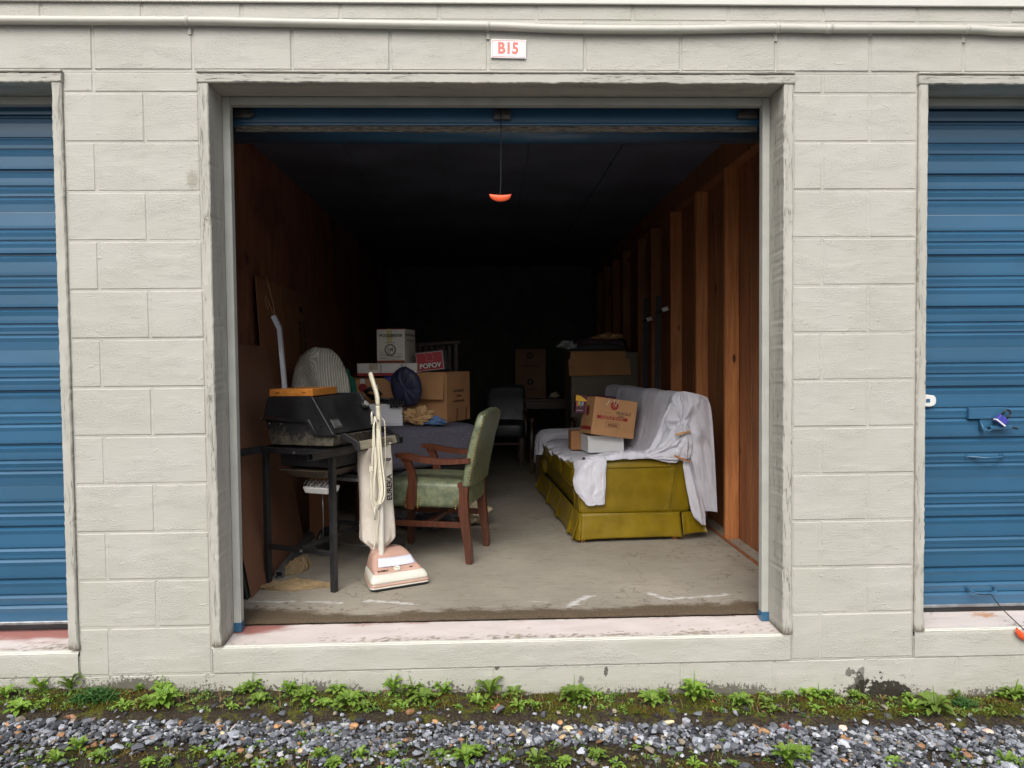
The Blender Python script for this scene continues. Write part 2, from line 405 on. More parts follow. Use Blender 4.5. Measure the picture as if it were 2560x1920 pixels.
def sill(x0, x1, zf, zb, yb, pinkx, seed, name='sill', rust=None):
    xs = np.linspace(x0, x1, int((x1-x0)/.012)); ys = np.linspace(-.004, yb, 28)
    def f(x, y):
        t = (y+.004)/(yb+.004)
        return (x, y, zf + (zb-zf)*t - .006*sst(.06, t, 0)*1 + .0012*fbm(x*9, y*20, seed))
    me = gridmesh(name, xs, ys, f)
    pk, dt, ed, rs = [], [], [], []
    for y in ys:
        for x in xs:
            t = (y+.004)/(yb+.004)
            n = fbm(x*5, y*14, seed+3); n2 = fbm(x*40, y*60, seed+9); n3 = fbm(x*3, 0, seed)
            p = sst(n*.25 + t + .5*sst(x, pinkx+.22, pinkx) , .95, 1.25)*.95 if pinkx is not None else 0
            pk.append(p)
            mid = math.exp(-((t-.22-.05*n3)/.13)**2)*sst(x, x0+.25, x0+.6)
            dv = sst(n2 + .5*n + mid*.75, .62, .95)*.75 + .8*sst(n2+n*.4 + .9*sst(t, .93, 1.0), 1.05, 1.35)
            dv = max(dv, .9*sst(fbm(x*75, y*75, seed+20), .93, 1.0))
            rs.append(sst(1 - math.hypot((x-rust)/.10, (t-.72)/.22) + .5*n2 + .3*n, .2, 1.0)*.8 if rust else 0)
            dt.append(min(1, dv)); ed.append(sst(t + n2*.04, .14, .08)*.85)
    attr_mesh(me, 'pink', pk); attr_mesh(me, 'dirt', dt); attr_mesh(me, 'edge', ed); attr_mesh(me, 'rust', rs)
    return link(name, me, M_sill, bld)
def curb(x0, x1, zt):
    xs = np.linspace(x0+.002, x1-.002, int((x1-x0)/.02))
    zs = np.linspace(zt, ZB+.003, 10)
    me = gridmesh('curb', xs, zs, lambda x, z: (x, -.004 + .0012*fbm(x*6, z*14, 2) + (.004*sst(z, zt-.008, zt)), z))
    link('curb', me, M_curb, bld)
curb(-1.189, 1.299, -.022); curb(-3.3, -1.747, -.03); curb(1.844, 3.45, -.014)
sill(-1.19, 1.30, -.022, -.004, .205, -1.05, 1)
sill(-3.3, -1.747, -.03, -.006, .22, -1.9, 5)
sill(1.843, 3.45, -.014, -.004, .22, None, 8, rust=2.27)
# roof, fascia and drip edge above
b = MB(); b.box(XL, XR, -.0, 8.0, 2.86, 2.98); b.build('roof', M_fascia, bld)
b = MB(); b.box(XL, XR, -.016, -.0055, 2.667, 3.0, bev=.002); b.build('fascia', M_fascia, bld)

# timber door frames set in the openings (each board a sub-part)
def frame(x0, x1, label, left=True, right=True):
    t = tag(thing('door_frame', label, 'door frame'), label, 'door frame')
    top = 2.340
    W = .040
    def board(name, f, n=60, mat=M_frame):
        pass
    def rough_board(xa, xb, za, zb, y0, y1, mat, nm, seed):
        """a board whose front arrises are chewed by weather"""
        b = MB(); vert = (zb-za) > (xb-xa)
        n = 150 if vert else 160
        L = (zb-za) if vert else (xb-xa)
        def prof(u):
            s_ = za + u*L if vert else xa + u*L
            a = .0018*fbm(s_*9, seed, 1) + .0026*fbm(s_*70, seed, 2); c = .0018*fbm(s_*9, seed, 7) + .0026*fbm(s_*65, seed, 3)
            d = .003*fbm(s_*9, seed, 11)
            if vert and u < .03: c += .006*(1-u/.03)
            if vert: return [(xa, y1, s_), (xa+a, y0+.004, s_), (xa+a+.004, y0+d, s_), (xb+c-.004, y0+d, s_), (xb+c, y0+.004, s_), (xb, y1, s_)]
            return [(s_, y1, zb), (s_, y0+.004, zb+a), (s_, y0+d, zb+a-.004), (s_, y0+d, za+c+.004), (s_, y0+.004, za+c), (s_, y1, za)]
        rows = [[b.bm.verts.new(p) for p in prof(i/n)] for i in range(n+1)]
        for i in range(n):
            for j in range(5): b.bm.faces.new((rows[i][j], rows[i][j+1], rows[i+1][j+1], rows[i+1][j]))
            b.bm.faces.new((rows[i][5], rows[i][0], rows[i+1][0], rows[i+1][5]))
        b.bm.faces.new(rows[0]); b.bm.faces.new(list(reversed(rows[-1])))
        o = b.build(nm, mat, t); return o
    if left: rough_board(x0-W, x0, -.016, top-.001, -.012, .17, M_frame, 'jamb_board', 3.1+x0)
    if right: rough_board(x1, x1+W, -.016, top-.001, -.012, .17, M_frame, 'jamb_board', 5.2+x1)
    rough_board(x0-W-.004, x1+W+.004, top, top+.038, -.016, .17, M_frame_h, 'head_board', 8+x0)
    # drip moulding over the head
    b = MB(); b.box(x0-W-.006, x1+W+.006, -.02, .0, top+.040, top+.051, bev=.003); b.build('head_moulding', M_frame_h, t)
    for sgn, xx in ((1, x0), (-1, x1)):
        if (sgn == 1 and left) or (sgn == -1 and right):
            b = MB(); b.box(min(xx+sgn*.001, xx+sgn*.034), max(xx+sgn*.001, xx+sgn*.034), .138, .176, .0, top-.002, bev=.002); b.build('stop_board', M_stop, t)
            b = MB(); b.box(min(xx+sgn*.0005, xx+sgn*.0355), max(xx+sgn*.0005, xx+sgn*.0355), .1365, .18, -.012, .030, bev=.001); b.build('painted_foot', M_blue, t)
    b = MB(); b.box(x0+.035, x1-.035, .138, .176, top-.036, top-.002, bev=.002); b.build('stop_board', M_stop_h, t)
    return t
frame(-1.150, 1.258, 'peeling cream timber frame round the open middle doorway')
frame(-3.25, -1.785, 'peeling cream timber frame round the blue door at the left edge')
frame(1.882, 3.40, 'peeling cream timber frame round the blue door at the right edge')
# blue steel track just behind the right jamb
b = MB(); b.box(1.262, 1.275, .172, .235, -.0, 2.3); b.build('door_track', M_blue, bld)
b = MB(); b.box(-1.18, -1.152, .178, .235, 0, 2.3); b.build('door_track', M_blue, bld)

# ------------------------------------------------------------ roller doors
# grooves of one pressed sheet, from its top: (position, half width, depth)
PAT = [(0.0, .0012, .002), (.0735, .005, .008), (.122, .0045, .007), (.184, .0085, .016), (.279, .0045, .007), (.329, .0045, .007), (.421, .0085, .016), (.49, .005, .008), (.537, .0045, .007)]
PER = .605
def roller_sheet(x0, x1, z_top, z_bot, y, parent, mat, ztop0, name='curtain_panel'):
    """profile from z_top down to z_bot as one panel"""
    pts = []
    z = z_top
    for (p, w, d) in PAT:
        zz = z_top - p
        if p == 0: pts.append((y+.002, z_top)); continue
        if zz - w < z_bot: break
        pts += [(y-.001, zz+w*.9+.012), (y-.0005, zz+w*.9), (y+d, zz+w*.4), (y+d, zz-w*.4), (y-.005, zz-w*.4-.0125), (y-.001, zz-w*.4-.030)]
    pts.append((y+.001, z_bot+.0012))
    b = MB()
    f = [b.bm.verts.new((x0, a, c)) for a, c in pts]; g = [b.bm.verts.new((x1, a, c)) for a, c in pts]
    for i in range(len(pts)-1): b.bm.faces.new((f[i], f[i+1], g[i+1], g[i]))
    o = b.build(name, mat, parent, smooth=False, solid=.0015)
    return o
def roller_door(x0, x1, zbot, label, z_first):
    t = thing('roller_door', label, 'door')
    z = z_first
    while z > zbot+.03:
        zn = max(z-PER, zbot+.004)
        if zn < zbot+.06: zn = zbot+.004
        roller_sheet(x0, x1, z, zn, .2, t, M_blue, z); z = zn
    b = MB(); b.box(x0, x1, .192, .21, zbot-.001, zbot+.014, bev=.003); b.build('bottom_bar', M_galv, t)
    b = MB(); b.box(x0, x1, .195, .215, zbot-.022, zbot-.0015, bev=.003); b.build('rubber_seal', M_black, t)
    return t
# seams seen on the right door sit at z 0.21+n*PER
dR = roller_door(1.885, 3.396, .012, 'closed blue roller door with padlock at the right edge', 2.434)
dL = roller_door(-3.248, -1.788, .02, 'closed blue roller door at the left edge, no lock in view', 2.459)
# ------------------------------------------------------------ ground, soil, gravel, weeds
def gz(x, y):
    """ground height: falls to the right along the wall; soil banked against the wall foot"""
    xx = max(-6, min(6, x))
    z = -.262 - .033*(xx-.07)
    if y < -.16: z -= .020*sst(-y, .16, .24)
    z -= .02*sst(-y, .4, 1.2)
    if y > -.5: z += .010*sst(y, -.10, .0)
    return z
def ground_mat():
    m, nt, b = newmat('soil_and_grit')
    f = noi(nt, coord(nt, (60, 60, 60)), 2, 6, .75); n = noi(nt, coord(nt, (5, 7, 5)), 1.5, 5, .65); g = noi(nt, coord(nt, (14, 14, 14)), 1.2, 5, .7)
    Y = nd(nt, 'SeparateXYZ', {0: nd(nt, 'NewGeometry').outputs['Position']}).outputs[1]
    c = mixc(nt, ramp(nt, f, .35, .65), (.018, .013, .009), (.075, .058, .04))
    near = ramp(nt, Y, -.24, -.15)
    mossy = ramp(nt, mth(nt, 'ADD', mth(nt, 'MULTIPLY', near, .05), g), .53, .66)
    mc = mixc(nt, ramp(nt, f, .35, .7), (.05, .055, .008), (.17, .17, .02))
    c = mixc(nt, mth(nt, 'MULTIPLY', mossy, .85), c, mc)
    far = ramp(nt, Y, -1.1, -1.7)
    c = mixc(nt, far, c, mixc(nt, ramp(nt, g, .3, .7), (.06, .06, .063), (.15, .15, .155)))
    setb(nt, b, c, .9, 0, mth(nt, 'ADD', f, n), .9, .01, .2)
    return m
M_soil = ground_mat()
xs = sorted(set([-300, -120, -50, -20, -10] + list(np.round(np.arange(-5, 5.01, .05), 3)) + list(np.round(np.arange(-2.6, 2.9, .018), 3)) + [10, 20, 50, 120, 300]))
ys = sorted(set([-300, -120, -50, -20, -10, -6, -4, -3] + list(np.round(np.arange(-2.2, -.8, .1), 3)) + list(np.round(np.arange(-.8, .03, .012), 3)) + [.06, .12, 1, 4, 9, 20, 60, 200]))
def _g(x, y):
    z = gz(x, y)
    if -.9 < y < .05 and abs(x) < 3.2:
        k = sst(-y, .25, .12)
        z += (.004 + .011*k)*fbm(x*9, y*9, 1) + (.002+.003*k)*fbm(x*40, y*40, 4)
    if y > .08: z = -.55
    return (x, y, z)
gme = gridmesh('ground', xs, ys, _g)
struct(link('ground', gme, M_soil))

def gravel_mat():
    m, nt, b = newmat('gravel_stone')
    a = nd(nt, 'Attribute'); a.attribute_name = 'tint'
    f = noi(nt, coord(nt, (90, 90, 90)), 2, 4, .7)
    c = mixc(nt, mth(nt, 'MULTIPLY', ramp(nt, f, .4, .7), .35), a.outputs['Color'], (.05, .05, .052))
    setb(nt, b, c, .62, 0, f, .3, .001, .4)
    return m
M_grav = gravel_mat()
_rng = np.random.default_rng(5)
def icos():
    bm = bmesh.new(); bmesh.ops.create_icosphere(bm, subdivisions=1, radius=1)
    V = np.array([v.co[:] for v in bm.verts]); F = np.array([[v.index for v in f.verts] for f in bm.faces]); bm.free(); return V, F
IV, IF = icos()
def shard(rng):
    """an angular chip: sphere points flattened against a few random planes"""
    V = IV.copy()
    for _ in range(6):
        n = rng.normal(size=3); n /= np.linalg.norm(n); d = rng.uniform(.35, .75)
        t = V @ n; V -= np.outer(np.maximum(t-d, 0), n)
    return V
SH = [shard(_rng) for _ in range(24)]
PALETTE = [(.07, .075, .088), (.13, .138, .158), (.21, .222, .25), (.33, .348, .39), (.48, .50, .55), (.035, .037, .042), (.56, .56, .56), (.30, .25, .18), (.38, .20, .09)]
PW = np.array([.17, .18, .18, .15, .09, .14, .02, .045, .025]); PW = PW/PW.sum()
def mossy(x, y):
    P = 1.05*math.exp(-((x-.38)/.45)**2) + .95*math.exp(-((x+1.25)/.50)**2) + .6*math.exp(-((x-1.75)/.12)**2) + .35*math.exp(-((x+.35)/.3)**2)
    l2 = .405 - .06*P + .03*fbm(x*6, 0, 4)
    return sst(-y, l2, l2+.03)*min(1, P*1.15) if y > -.75 else 0
def cover(x, y):
    """how much stone lies here (0..1)"""
    k = sst(-y, .205 + .02*fbm(x*4, 0, 3), .245)
    v = fbm(x*2.2, y*5, 12)
    lim = .45 + .1*fbm(x*1.7, 3, 9) - (.05 if -.2 < x < .75 else 0) + (.12 if x > 1.1 else 0) + (.03 if x < -1.2 else 0)
    patch = sst(-y, lim, lim+.05)
    if y > -.75: k *= 1 - patch*sst(v, -.28, .05)*.9
    k *= 1 - .93*mossy(x, y)
    if y > -.75: k *= .62 + .38*sst(fbm(x*5, y*9, 41), -.35, .1)
    k = max(k, .035*sst(-y, .08, .16))
    return k
VV, FF, TT = [], [], []; nv = 0
N = 31000
px = _rng.uniform(-2.6, 2.8, N); py = -.08 - _rng.uniform(0, 1, N)*.62; py[27500:] = -.7 - _rng.uniform(0, 1, 3500)*.7
for x, y in zip(px, py):
    if _rng.uniform() > cover(x, y): continue
    s = _rng.lognormal(math.log(.0104), .38); s = min(s, .024)
    sc_ = s*np.array([_rng.uniform(.8, 1.5), _rng.uniform(.7, 1.15), _rng.uniform(.45, .8)])
    V = SH[_rng.integers(24)]*sc_
    a = _rng.uniform(0, 2*PI); ti = _rng.normal(0, .3); ca, sa = math.cos(a), math.sin(a); ct, st_ = math.cos(ti), math.sin(ti)
    V = V @ np.array([[1, 0, 0], [0, ct, st_], [0, -st_, ct]]) @ np.array([[ca, sa, 0], [-sa, ca, 0], [0, 0, 1]])
    layer = _rng.uniform(-.6, 2.3)
    V = V + np.array([x, y, gz(x, y) + .004 + layer*.0065])
    col = np.array(PALETTE[_rng.choice(9, p=PW)])*_rng.uniform(.68, 1.08)
    if x < -1.5: col = col*.8
    VV.append(V); FF.append(IF+nv); nv += len(V); TT.append(np.tile(np.append(col, 1), (len(V), 1)))
VV = np.concatenate(VV); FF = np.concatenate(FF); TT = np.concatenate(TT)
me = bpy.data.meshes.new('gravel'); me.from_pydata(VV.tolist(), [], FF.tolist()); me.update()
ca_ = me.color_attributes.new('tint', 'FLOAT_COLOR', 'POINT'); ca_.data.foreach_set('color', TT.astype(np.float32).ravel())
stuff(link('gravel', me, M_grav), 'loose grey slate gravel lying along the front of the building', 'gravel')

# moss cushions: short blades in mounds
def moss():
    vs, fs, col = [], [], []
    spots = []
    rr = random.Random(3)
    for _ in range(330):
        x = rr.uniform(-2.3, 2.5); y = rr.uniform(-.15, -.004)
        if fbm(x*1.4, 5, 2) < -.35 + .4*rr.random(): continue
        spots.append((x, y, rr.uniform(.02, .06)))
    for _ in range(150):
        x = rr.uniform(-2.2, 2.3); y = rr.uniform(-.75, -.42)
        if fbm(x*2.2, y*5, 12) < .05 and mossy(x, y) < .5: continue
        spots.append((x, y, rr.uniform(.02, .06)))
    for cx, cy, r in spots:
        hue = rr.random(); n = int(r*r*90000)
        c0 = (.13+.12*hue, .17+.05*hue, .012) if hue < .75 else (.22, .13, .02)
        for _ in range(n):
            a = rr.uniform(0, 2*PI); q = r*math.sqrt(rr.random()); x = cx+q*math.cos(a)*1.5; y = cy+q*math.sin(a)*.7
            if y > -.002: continue
            h = .010*(1-(q/r)**2)+.003; z = gz(x, y)+.002+h*.5; w = .0016; t = rr.uniform(0, 2*PI)
            dx, dy = math.cos(t)*w, math.sin(t)*w; k = len(vs); lx, ly = rr.gauss(0, .003), rr.gauss(0, .003)
            vs += [(x-dx, y-dy, z), (x+dx, y+dy, z), (x+lx, y+ly, z+.005+rr.random()*.004)]; fs.append((k, k+1, k+2))
            m_ = rr.uniform(.35, 1.15); col += [(c0[0]*m_*.5, c0[1]*m_*.5, c0[2], 1)]*2 + [(c0[0]*m_, c0[1]*m_, c0[2], 1)]
    me = bpy.data.meshes.new('moss'); me.from_pydata(vs, [], fs); me.update()
    a_ = me.color_attributes.new('tint', 'FLOAT_COLOR', 'POINT'); a_.data.foreach_set('color', np.array(col, dtype=np.float32).ravel())
    m, nt, b = newmat('moss'); at = nd(nt, 'Attribute'); at.attribute_name = 'tint'
    setb(nt, b, at.outputs['Color'], .8, spec=.2); b.inputs['Subsurface Weight'].default_value = 0
    stuff(link('moss', me, m), 'yellow green moss cushions growing along the foot of the wall', 'moss')
moss()

# rosette weeds
def leaf_mat(name, c1, c2):
    m, nt, b = newmat(name)
    n = noi(nt, coord(nt, (30, 30, 30), False), 1, 3)
    r_ = nd(nt, 'ObjectInfo').outputs['Random']
    c = mixc(nt, ramp(nt, n, .35, .65), c1, c2)
    c = mixc(nt, mth(nt, 'MULTIPLY', r_, .65), c, (.11, .15, .03))
    setb(nt, b, c, .45, 0, None, spec=.4)
    b.inputs['Transmission Weight'].default_value = 0
    tr = nd(nt, 'BsdfTranslucent', {0: c}); mx = nd(nt, 'MixShader', {0: .28, 1: b.outputs[0], 2: tr.outputs[0]})
    nt.links.new(mx.outputs[0], nt.nodes['Material Output'].inputs[0])
    return m
M_leaf = leaf_mat('fresh_weed_leaf', (.16, .30, .035), (.27, .42, .06))
M_leafd = leaf_mat('dark_weed_leaf', (.035, .10, .02), (.07, .17, .04))
def add_leaf(bm, ang, L, w, lift, droop, base=(0, 0, 0), twist=0, point=.5):
    n = 5; rows = []
    for i in range(n+1):
        t = i/n; wd = w*(.16 + .84*math.sin(PI*min(1, t**1.5*.93+.02))**.8) if t < 1 else w*.06
        r = L*t; z = lift*L*math.sin(min(1, t*1.25)*PI*.5) - droop*L*t*t
        cx, cy = math.cos(ang)*r, math.sin(ang)*r; sx, sy = -math.sin(ang), math.cos(ang)
        rows.append([bm.verts.new((base[0]+cx+sx*wd*.5*k, base[1]+cy+sy*wd*.5*k, base[2]+z+abs(k)*wd*.22)) for k in (-1, 0, 1)])
    for i in range(n):
        for j in range(2):
            f = bm.faces.new((rows[i][j], rows[i][j+1], rows[i+1][j+1], rows[i+1][j])); f.smooth = True
def rosette_mesh(seed, n, L, spikes=0, upright=.4):
    rr = random.Random(seed); b = MB()
    for k in range(n):
        a = k*2.399+rr.uniform(-.3, .3); q = k/n
        add_leaf(b.bm, a, L*(.45+.55*(1-q)+rr.uniform(-.1, .1)), L*rr.uniform(.25, .34), upright*(.35+1.2*q)+rr.uniform(0, .2), .12*(1-q)+rr.uniform(0, .1), (0, 0, .002+.004*q))
    for k in range(spikes):
        a = rr.uniform(0, 2*PI); h = L*rr.uniform(1.1, 1.8); dx = rr.uniform(-.25, .25)*L
        b.tube([(math.cos(a)*L*.12, math.sin(a)*L*.12, 0), (dx*.4, 0, h*.5), (dx, 0, h)], [.0009, .0013, .0007], 5)
    me = bpy.data.meshes.new('rosette_weed'); b.bm.to_mesh(me); b.bm.free(); me.materials.append(M_leaf); return me
ROS = [rosette_mesh(s, n, 1.0 if False else .05, sp, up) for s, n, sp, up in ((1, 17, 0, .5), (2, 28, 1, .7), (3, 13, 0, .9), (4, 21, 2, .6), (5, 11, 0, .35), (6, 32, 2, 1.0), (7, 15, 1, 1.1))]
# x, y, scale, kind : one entry for every plant the photograph shows
WEEDS = [
    (-1.902, -0.012, 1.36, 2, 'broad-leaved weed at the left end of the planting, under the blue door'), (-1.785, -0.012, 1.36, 2, ''), (-1.828, -0.112, 0.85, 4, ''), (-1.897, -0.162, 0.99, 0, ''),
    (-2.014, -0.067, 0.94, 2, ''), (-1.409, -0.117, 0.93, 0, ''), (-1.34, -0.123, 1.62, 5, 'largest rosette weed, a bright many-leaved star below the left pier'), (-1.395, -0.016, 1.04, 3, ''),
    (-1.499, -0.13, 0.85, 4, ''), (-1.494, -0.017, 0.72, 6, ''), (-1.068, -0.022, 0.96, 3, ''), (-1.021, -0.012, 1.04, 5, ''),
    (-1.068, -0.131, 0.61, 4, ''), (-0.969, -0.09, 0.93, 0, ''), (-0.868, -0.027, 0.88, 6, ''), (-0.839, -0.012, 1.2, 3, ''),
    (-0.876, -0.147, 0.53, 4, ''), (-0.779, -0.087, 1.01, 5, ''), (-0.664, -0.012, 0.96, 3, ''), (-0.598, -0.115, 1.62, 1, 'broad bright rosette weed below the middle of the curb, left of the sweeping moss'),
    (-0.696, -0.117, 1.08, 0, ''), (-0.532, -0.134, 1.0, 1, ''), (-0.424, -0.012, 0.96, 6, ''), (-0.343, -0.012, 1.2, 3, ''),
    (-0.292, -0.079, 1.41, 1, 'tall-leaved rosette weed under the vacuum cleaner end of the curb'), (-0.21, -0.012, 0.96, 2, ''), (-0.373, -0.12, 0.69, 4, ''), (-0.145, -0.116, 0.54, 4, ''),
    (-0.201, -0.016, 0.72, 2, ''), (-0.069, -0.095, 1.17, 2, 'paddle-leaved weed beside the fallen red leaf, left side'), (-0.011, -0.033, 1.35, 2, ''), (0.089, -0.012, 1.12, 0, ''),
    (0.105, -0.112, 0.93, 4, ''), (0.154, -0.092, 0.7, 3, ''), (0.182, -0.111, 0.77, 0, ''), (0.341, -0.068, 1.33, 1, 'wide flat rosette weed just right of the red dead leaf'),
    (0.387, -0.047, 1.11, 1, ''), (0.314, -0.101, 0.54, 4, ''), (0.453, -0.012, 0.56, 4, ''), (0.668, -0.063, 1.41, 3, 'weed with two tall flower spikes leaning on the curb under the sofa'),
    (0.723, -0.042, 0.87, 6, ''), (0.863, -0.039, 1.19, 5, ''), (0.927, -0.012, 0.8, 3, ''), (1.051, -0.077, 1.33, 1, 'spiky rosette weed near the right jamb foot'),
    (1.161, -0.075, 0.78, 2, ''), (1.163, -0.012, 0.64, 4, ''), (1.171, -0.135, 0.92, 4, ''), (1.286, -0.012, 0.88, 3, ''),
    (1.37, -0.012, 1.2, 0, ''), (1.422, -0.012, 0.96, 3, ''), (1.464, -0.012, 0.72, 2, ''), (1.364, -0.112, 0.77, 4, ''),
    (1.464, -0.071, 0.86, 2, ''), (1.569, -0.012, 0.8, 6, ''), (1.587, -0.027, 0.95, 3, ''), (1.574, -0.109, 0.62, 4, ''),
    (1.812, -0.012, 0.8, 4, ''), (1.765, -0.106, 0.85, 2, ''), (1.863, -0.125, 1.46, 1, 'dense bright rosette weed below the right pier beyond the black moss blot'), (2.024, -0.012, 0.88, 2, ''),
    (2.228, -0.012, 0.96, 0, ''), (2.286, -0.012, 1.36, 3, ''), (2.334, -0.012, 0.96, 0, ''), (1.081, -0.476, 1.35, 5, 'big rosette weed in the gravel at the bottom right'),
    (1.156, -0.445, 1.03, 3, ''), (1.474, -0.488, 0.94, 0, ''), (1.897, -0.484, 1.01, 2, ''), (1.959, -0.484, 0.88, 4, ''),
    (-1.368, -0.278, 0.66, 4, ''), (-1.512, -0.426, 0.9, 6, ''), (-1.414, -0.47, 0.88, 0, ''), (-1.55, -0.5, 0.87, 2, ''),
    (-0.633, -0.462, 0.95, 1, ''), (-0.574, -0.506, 0.94, 3, ''), (-0.758, -0.493, 0.74, 4, ''), (-0.835, -0.508, 0.8, 4, ''),
    (-0.483, -0.461, 0.61, 2, ''), (-0.311, -0.504, 0.6, 0, ''), (-0.366, -0.46, 0.48, 6, ''), (-1.081, -0.421, 0.62, 4, ''),
    (-0.997, -0.466, 0.68, 0, ''), (-0.943, -0.48, 0.74, 1, ''), (-0.879, -0.372, 0.49, 4, ''), (-0.733, -0.338, 0.57, 6, ''),
    (-0.376, -0.382, 0.7, 4, ''), (-0.198, -0.458, 0.82, 0, ''), (-0.104, -0.487, 1.14, 1, ''), (-0.063, -0.426, 0.76, 3, ''),
    (0.039, -0.486, 0.67, 4, ''), (0.157, -0.485, 0.88, 2, ''), (0.236, -0.359, 0.57, 4, ''), (0.258, -0.484, 0.81, 3, ''),
    (0.329, -0.325, 0.57, 0, ''), (0.381, -0.453, 0.96, 1, ''), (0.442, -0.497, 0.74, 4, ''), (0.519, -0.272, 0.37, 4, ''),
    (0.731, -0.495, 0.74, 4, ''), (0.881, -0.352, 0.43, 6, ''), (0.868, -0.493, 0.54, 0, ''), (0.541, -0.388, 0.56, 4, ''),
    (0.606, -0.45, 0.48, 4, ''), (-1.165, -0.497, 0.74, 3, ''), (-1.222, -0.512, 0.67, 1, '')]
_wl = {}
for i, (x, y, s, k, lab) in enumerate(WEEDS):
    o = link('rosette_weed', ROS[k], None, None, (x, y, gz(x, y)+.002), (random.uniform(-.12, .12), random.uniform(-.1, .1), random.uniform(0, 6.28)))
    s *= random.uniform(.8, 1.3); o.scale = (s, s, s*random.uniform(.9, 1.15))
    if lab: tag(o, lab, 'weed', 'green rosette weeds in front of the wall')
    elif y > -.24: tag(o, 'small pale green rosette weed rooted in the mossy soil at the wall foot', 'weed', 'green rosette weeds in front of the wall')
    else: tag(o, 'small pale green rosette weed among the gravel and moss near the bottom edge', 'weed', 'green rosette weeds in the gravel')
# low leafy ground cover, grass blades and dead stalks between the rosettes
def cover_leaves():
    rr = random.Random(77); b = MB(); cols = []
    def n_(): return len(b.bm.verts)
    spots = []
    for _ in range(2200):
        x = rr.uniform(-2.3, 2.5); y = -.012 - rr.random()**1.2*.155
        dens = .5 + .8*fbm(x*2.6, 2, 30) + .3*(x < -.3)
        if rr.random() < dens*.6: spots.append((x, y, 1))
    for _ in range(1500):
        x = rr.uniform(-2.1, 2.3); y = rr.uniform(-.66, -.34)
        if (mossy(x, y) > .4 or fbm(x*2.2, y*5, 12) > .1) and rr.random() < .6: spots.append((x, y, .85))
    for x, y, k in spots:
        z = gz(x, y)+.003; m = rr.randint(3, 6); L = rr.uniform(.007, .022)*k; up = rr.uniform(.2, .9); n0 = len(b.bm.verts)
        for j in range(m): add_leaf(b.bm, rr.uniform(0, 6.28), L*rr.uniform(.7, 1.2), L*.38, up, .15, (x+rr.gauss(0, .004), min(-.004, y+rr.gauss(0, .003)), z))
        t = rr.random(); c = (.05+.14*t, .11+.20*t, .02+.03*t) if rr.random() < .86 else (.18, .13, .05)
        cols += [(*c, 1)]*(len(b.bm.verts)-n0)
    for _ in range(1100):          # blades and stalks
        near = rr.random() < .6
        x = rr.uniform(-2.3, 2.4); y = rr.uniform(-.15, -.01) if near else rr.uniform(-.66, -.42)
        if not near and mossy(x, y) < .4: continue
        z = gz(x, y); h = rr.uniform(.010, .050); a = rr.uniform(0, 6.28); w = .0011; n0 = len(b.bm.verts)
        dx, dy = math.cos(a)*w, math.sin(a)*w; lx, ly = rr.gauss(0, .3)*h, rr.gauss(0, .2)*h
        V = [b.bm.verts.new(p) for p in ((x-dx, y-dy, z), (x+dx, y+dy, z), (x+dx+lx*.4, y+dy+ly*.4, z+h*.6), (x-dx+lx*.4, y-dy+ly*.4, z+h*.6), (x+lx, min(-.002, y+ly), z+h))]
        b.bm.faces.new(V[:4]); b.bm.faces.new((V[3], V[2], V[4]))
        c = (.12, .20, .03) if rr.random() < .55 else (.30, .20, .09)
        cols += [(*c, 1)]*5
    me = bpy.data.meshes.new('ground_cover'); b.bm.to_mesh(me); b.bm.free()
    a_ = me.color_attributes.new('tint', 'FLOAT_COLOR', 'POINT'); a_.data.foreach_set('color', np.array(cols, dtype=np.float32).ravel())
    m, nt, bb = newmat('ground_cover_leaf'); at = nd(nt, 'Attribute'); at.attribute_name = 'tint'
    setb(nt, bb, at.outputs['Color'], .5, spec=.35)
    stuff(link('ground_cover', me, m), 'low mixed seedlings, grass blades and dead stalks along the wall foot', 'weeds')
cover_leaves()
# dense dark clumps
def clump(name, x, y, rx, ry, h, label, n=90, mat=None, L=.018):
    rr = random.Random(int(x*1000)); b = MB()
    for _ in range(n):
        a = rr.uniform(0, 2*PI); q = math.sqrt(rr.random()); px_ = q*math.cos(a)*rx; py_ = q*math.sin(a)*ry
        hz = h*(1-q*q)*rr.uniform(.5, 1)
        for j in range(4): add_leaf(b.bm, rr.uniform(0, 2*PI), L*rr.uniform(.7, 1.2), L*.42, rr.uniform(.1, .7), .2, (px_, py_, hz))
        b.tube([(px_*.6, py_*.6, 0), (px_, py_, hz)], .0007, 4, cap=False)
    o = b.build(name, mat or M_leafd, None, loc=(x, y, gz(x, y)))
    return tag(o, label, 'weed')
clump('leafy_weed', -1.641, -0.081, 0.1, 0.05, 0.055, 'dense dark green leafy clump at the foot of the left pier', n=150)
clump('leafy_weed', -0.654, -0.303, 0.085, 0.03, 0.022, 'low clover-like green mat spreading over the gravel below the curb', n=140, mat=M_leaf, L=.010)
clump('leafy_weed', 2.017, -0.074, 0.055, 0.035, 0.035, 'dark green leafy clump at the wall foot near the right edge', n=60)
clump('leafy_weed', -0.707, -0.37, 0.04, 0.02, 0.012, 'small clover-like green mat beside dry grass in the gravel', n=50, mat=M_leaf, L=.010)

